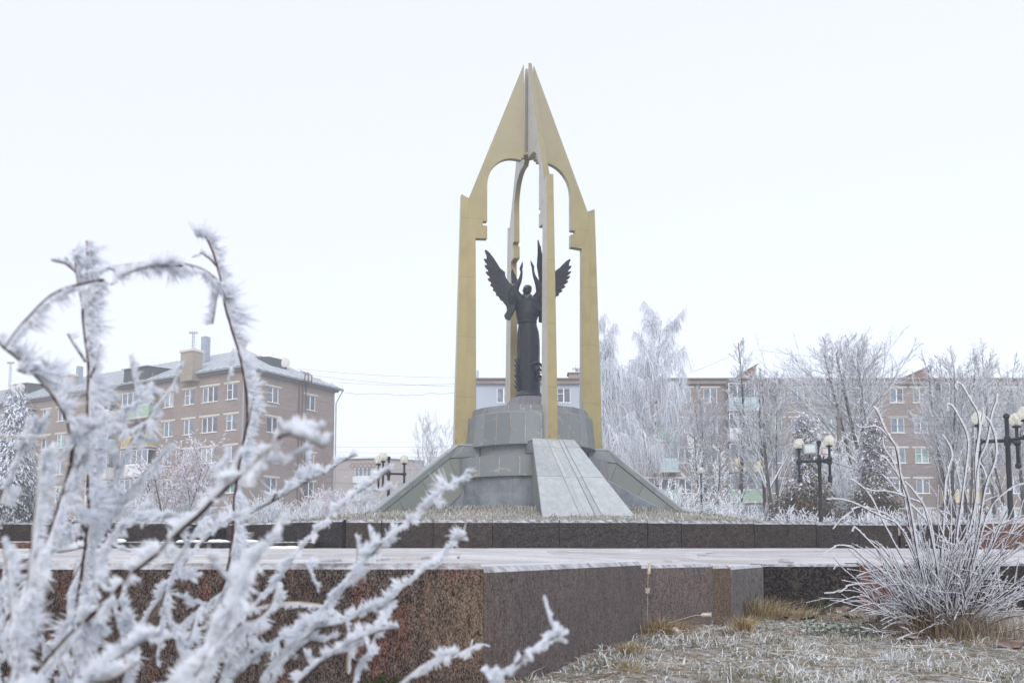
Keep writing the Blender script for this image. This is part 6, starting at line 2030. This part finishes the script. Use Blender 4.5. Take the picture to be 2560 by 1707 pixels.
fbranch([(268, 1240), (215, 1250), (150, 1262), (90, 1270), (20, 1300)], 1.2, .0018, .013, 1.1, spurs=3, side=WU)
fbranch([(408, 1180), (330, 1190), (270, 1215), (225, 1260)], .9, .0018, .015, 1.1, spurs=2)
fbranch([(470, 1185), (430, 1240), (395, 1310), (372, 1400), (360, 1520)], .98, .0020, .016, 1.1, spurs=3)
fbranch([(562, 1290), (535, 1340), (500, 1370), (460, 1400), (420, 1430)], 1.05, .0016, .014, 1.2, spurs=3)
fbranch([(760, 1400), (742, 1430), (712, 1465), (660, 1520), (610, 1590)], 1.05, .0034, .012, .75, spurs=2, side=WU)
fbranch([(855, 1500), (822, 1525), (810, 1570)], 1.0, .0018, .014, 1.2, spurs=1)
fbranch([(915, 1440), (860, 1450), (790, 1482), (720, 1530), (660, 1590)], .95, .0022, .015, 1.2, spurs=4, side=WU)
fbranch([(640, 1335), (618, 1400), (560, 1450), (520, 1520), (490, 1600)], .95, .0022, .015, 1.2, spurs=3)
# dense lower left
for k in range(15):
    x1 = rgf.uniform(-40, 640) ; y1 = rgf.uniform(1180, 1470) + .12 * abs(x1 - 200)
    x0 = 160 + (x1 - 160) * rgf.uniform(.25, .7) + rgf.normal(0, 60); y0 = 1680
    xm = (x0 + x1) / 2 + rgf.normal(0, 35); ym = (y0 + y1) / 2 + rgf.normal(0, 20)
    dd = rgf.uniform(.62, 1.15)
    fbranch([(x1, y1), (xm * .6 + x1 * .4, ym * .5 + y1 * .5), (xm, ym), (x0, y0)], dd, .0022, .017, 1.15, spurs=3, side=[WIND, WU, W2][k % 3])
if MBS.n: MBS.build('spurs', M_STEM, shr)
bpy.data.objects['spurs']['kind'] = 'stuff'

# ---- sharp frosted bush on the right
bx, by = ground_at(2352, 1597)
OFF = np.array([bx, by, 0])
bush = empty('frosted_bush', (bx, by, 0), 0, 'sharp frosted bush with long curved shoots on the lawn at the right', 'bush')
rgb = np.random.default_rng(9)


def shoot(p2560, d, r0=.004, fl=.010, amount=.9, parent_name='shoot'):
    pts = [at(x, y, dd) - OFF for (x, y), dd in zip(p2560, d if not np.isscalar(d) else [d] * len(p2560))]
    P, L = resample(pts, .03); rad = np.linspace(r0 * .45, r0, len(P))
    b = MB().path(P, rad, 6).build(parent_name, M_STEM, bush, smooth=True)
    mb = MB(); frost_on(mb, P[:int(len(P) * .74)], r0 * 1.35, fl * .95, 2600, rgb, np.array([.85, -.25, .25]), True, wspike=.0013, clump=.012, amount=amount, cover=.6)
    mb.build('frost', M_FROST, b)


c5 = lambda L: [(2300 + x / 3.735, 900 + y / 3.735) for x, y in L]
c6 = lambda L: [(1960 + x / 3.015, 800 + y / 3.015) for x, y in L]
B0 = (2352, 1597)
for L, cc, tail in [
    ([(345, 285), (320, 245), (340, 212), (385, 235), (430, 310), (480, 395), (530, 480), (548, 580), (545, 680), (528, 780), (512, 900), (510, 1040), (505, 1200), (495, 1400), (490, 1560)], c5, [(2400, 1450), (2372, 1560), B0]),
    ([(245, 455), (240, 425), (268, 410), (310, 450), (345, 510), (385, 580), (425, 670), (443, 770), (440, 870), (425, 980), (412, 1090), (395, 1210), (375, 1380), (345, 1560)], c5, [(2384, 1400), (2360, 1530), B0]),
    ([(710, 310), (705, 380), (675, 460), (655, 540), (640, 640), (620, 750), (590, 830), (562, 890), (535, 1000), (520, 1150), (505, 1350)], c5, [(2405, 1400), (2375, 1560), B0]),
    ([(610, 535), (648, 585), (685, 680), (705, 800), (695, 930), (660, 1030), (625, 1110), (595, 1230), (570, 1380), (545, 1560)], c5, [(2420, 1440), (2385, 1560), B0]),
    ([(580, 435), (578, 520), (560, 620), (545, 740), (530, 880), (520, 1020), (512, 1200)], c5, [(2430, 1350), (2395, 1500), B0]),
    ([(200, 700), (240, 750), (278, 820), (292, 890), (270, 970), (245, 1060), (228, 1160), (222, 1300), (215, 1470)], c5, [(2350, 1420), (2345, 1560), B0]),
    ([(320, 1050), (335, 1015), (350, 1080), (368, 1170), (375, 1290), (365, 1430), (345, 1568)], c5, [(2388, 1420), (2368, 1560), B0]),
    ([(555, 960), (585, 1010), (610, 1090), (612, 1150)], c5, [(2440, 1320), (2400, 1480), B0]),
    ([(971, 1140), (890, 1160), (820, 1205), (750, 1260), (690, 1320), (640, 1400), (600, 1500)], c5, [(2430, 1420), (2390, 1560), B0]),
    ([(668, 655), (705, 700), (740, 790), (790, 880), (840, 960), (862, 1060), (872, 1160), (905, 1270), (940, 1380)], c6, [(2300, 1420), (2335, 1540), B0]),
    ([(540, 790), (570, 812), (640, 808), (700, 805), (745, 840), (790, 890), (835, 950)], c6, [(2242, 1140), (2290, 1400), B0]),
    ([(740, 880), (745, 950), (780, 1010), (815, 1060), (845, 1140), (880, 1210), (910, 1300)], c6, [(2300, 1430), (2335, 1560), B0]),
    ([(720, 1060), (725, 1030), (760, 1040), (800, 1090), (850, 1160), (885, 1230), (925, 1330)], c6, [(2310, 1450), (2340, 1560), B0]),
    ([(735, 1165), (790, 1220), (850, 1290), (930, 1370), (1010, 1450), (1080, 1540)], c6, [(2345, 1420), (2350, 1520), B0]),
    ([(320, 1352), (400, 1350), (480, 1365), (560, 1395), (650, 1440), (750, 1490), (850, 1540)], c6, [(2280, 1370), (2325, 1500), B0]),
    ([(365, 1568), (410, 1510), (470, 1460), (540, 1420), (600, 1412), (700, 1440), (820, 1500)], c6, [(2260, 1340), (2320, 1480), B0]),
    ([(600, 1270), (680, 1290), (760, 1290), (850, 1310), (950, 1350), (1050, 1400)], c6, [(2330, 1330), (2345, 1480), B0]),
    ([(500, 1200), (550, 1230), (610, 1280), (660, 1350), (700, 1430)], c6, [(2220, 1330), (2300, 1480), B0]),
    ([(905, 1220), (950, 1260), (1000, 1330), (1050, 1400)], c6, [(2325, 1330), (2350, 1480), B0]),
    ([(527, 190), (545, 150), (600, 190), (680, 270), (770, 360), (860, 470), (950, 590)], lambda L: [(2000 + x / 4.127, 1280 + y / 4.127) for x, y in L], [(2270, 1480), (2320, 1560), B0]),
    ([(180, 445), (350, 355), (430, 345), (540, 370), (650, 470), (760, 550), (900, 650), (1050, 740)], lambda L: [(2000 + x / 4.127, 1280 + y / 4.127) for x, y in L], [(2290, 1500), (2325, 1570), B0]),
    ([(250, 838), (380, 825), (480, 770), (600, 745), (760, 740), (900, 760)], lambda L: [(2000 + x / 4.127, 1280 + y / 4.127) for x, y in L], [(2260, 1500), (2320, 1570), B0]),
    ([(590, 665), (680, 630), (780, 605), (880, 600), (1000, 640)], lambda L: [(2000 + x / 4.127, 1280 + y / 4.127) for x, y in L], [(2280, 1480), (2325, 1570), B0]),
]:
    L2 = cc(L) + tail; d0 = by + rgb.uniform(-.28, .28)
    dl = [d0 + (by - d0) * (k / (len(L2) - 1)) ** 2 for k in range(len(L2))]
    shoot(L2, dl, .0042 if len(L) > 8 else .0034)
# fan of lesser stems, dense
fanS, fanF = MB(), MB()
for k in range(170):
    a = rgb.uniform(0, 6.28); el = math.radians(rgb.uniform(18, 82)) if k % 3 else math.radians(rgb.uniform(25, 60))
    L = rgb.uniform(.4, 1.0) * (1.05 if math.cos(a) > 0 else .72)
    p = np.array([rgb.normal(0, .06), rgb.normal(0, .06), 0.0])
    d = np.array([math.cos(a) * math.cos(el) * 1.05, math.sin(a) * math.cos(el) * .65, math.sin(el)]); pts = [p]
    n = 7; droop = rgb.uniform(-.03, .09)
    for i in range(n):
        d = unit(d + rgb.normal(0, .10, 3) + np.array([0, 0, -droop if i > 2 else .02])); p = p + d * L / n
        if p[2] < .03: p[2] = .03
        pts.append(p)
    pts = np.array(pts)
    if by + pts[:, 1].max() > 7.75: continue
    r0 = rgb.uniform(.0018, .0034)
    P, _ = resample(pts, .03); fanS.path(P, np.linspace(r0, r0 * .45, len(P)), 5, False)
    j = int(len(P) * rgb.uniform(.3, .55))
    frost_on(fanF, P[j:], r0 * .95, .0075, 800, rgb, np.array([.85, -.2, .3]), True, wspike=.0013, clump=.012, amount=.9, cover=.5)
    for q in range(rgb.integers(4, 9)):       # side twigs
        i = int(rgb.uniform(.4, .97) * (len(P) - 1)); t_ = unit(P[min(i + 1, len(P) - 1)] - P[max(i - 1, 0)])
        dd = unit(t_ + rgb.normal(0, .45, 3)); l_ = rgb.uniform(.06, .2)
        tw = np.array([P[i], P[i] + dd * l_ * .5, P[i] + dd * l_ + np.array([0, 0, -.1 * l_])])
        fanS.path(tw, [r0 * .5, r0 * .4, r0 * .25], 4, False)
        frost_on(fanF, tw, r0 * .7, .007, 900, rgb, np.array([.85, -.2, .3]), True, wspike=.0012, clump=.012, cover=.7)
tag(fanS.build('stems', M_STEM, bush), kind='stuff'); tag(fanF.build('rime', M_FROST, bush), kind='stuff')

# small pine sprig at the wall foot, lower middle
x, y = -0.02, 2.95
sg = empty('ivy_sprig', (float(at(965, 1690, 2.9)[0]), 2.9, 0), 0, 'dark green sprig of low evergreen at the foot of the brown wall, bottom edge', 'plant')
rg = np.random.default_rng(8); n = 260
t_ = rg.random(n); P = np.stack([(t_ - .5) * .26, rg.normal(0, .02, n), .035 + .04 * np.sin(t_ * 3.1) + rg.normal(0, .012, n)], 1)
U = rg.normal(0, 1, (n, 3)); U /= np.linalg.norm(U, axis=1, keepdims=True); W = np.cross(U, rg.normal(0, 1, (n, 3))); W /= np.linalg.norm(W, axis=1, keepdims=True)
mb = MB(); quads(mb, P, U * .012, W * .0025, np.clip(rg.normal(.3, .15, n), 0, 1)); mb.build('leaves', M_GREEN, sg)
MB().path([(-.13, 0, 0), (-.05, 0, .06), (.05, 0, .07), (.13, 0, .03)], .002, 5).build('stem', M_STEM, sg)

# ------------------------------------------------------------------ fog
if HAZE > 0:
    hz = MB().box((0, 103, 14.0), (330, 262, 31.0)).mesh('haze', [])
    m = bpy.data.materials.new('fog'); m.use_nodes = True
    m.node_tree.nodes.clear()
    o_ = m.node_tree.nodes.new('ShaderNodeOutputMaterial'); v_ = m.node_tree.nodes.new('ShaderNodeVolumePrincipled')
    v_.inputs['Color'].default_value = (0.90, 0.945, 1.0, 1)
    v_.inputs['Density'].default_value = HAZE
    v_.inputs['Anisotropy'].default_value = 0.0
    m.node_tree.links.new(v_.outputs[0], o_.inputs['Volume'])
    hz.materials.append(m)
    h_ = place('haze', hz); tag(h_, kind='stuff')
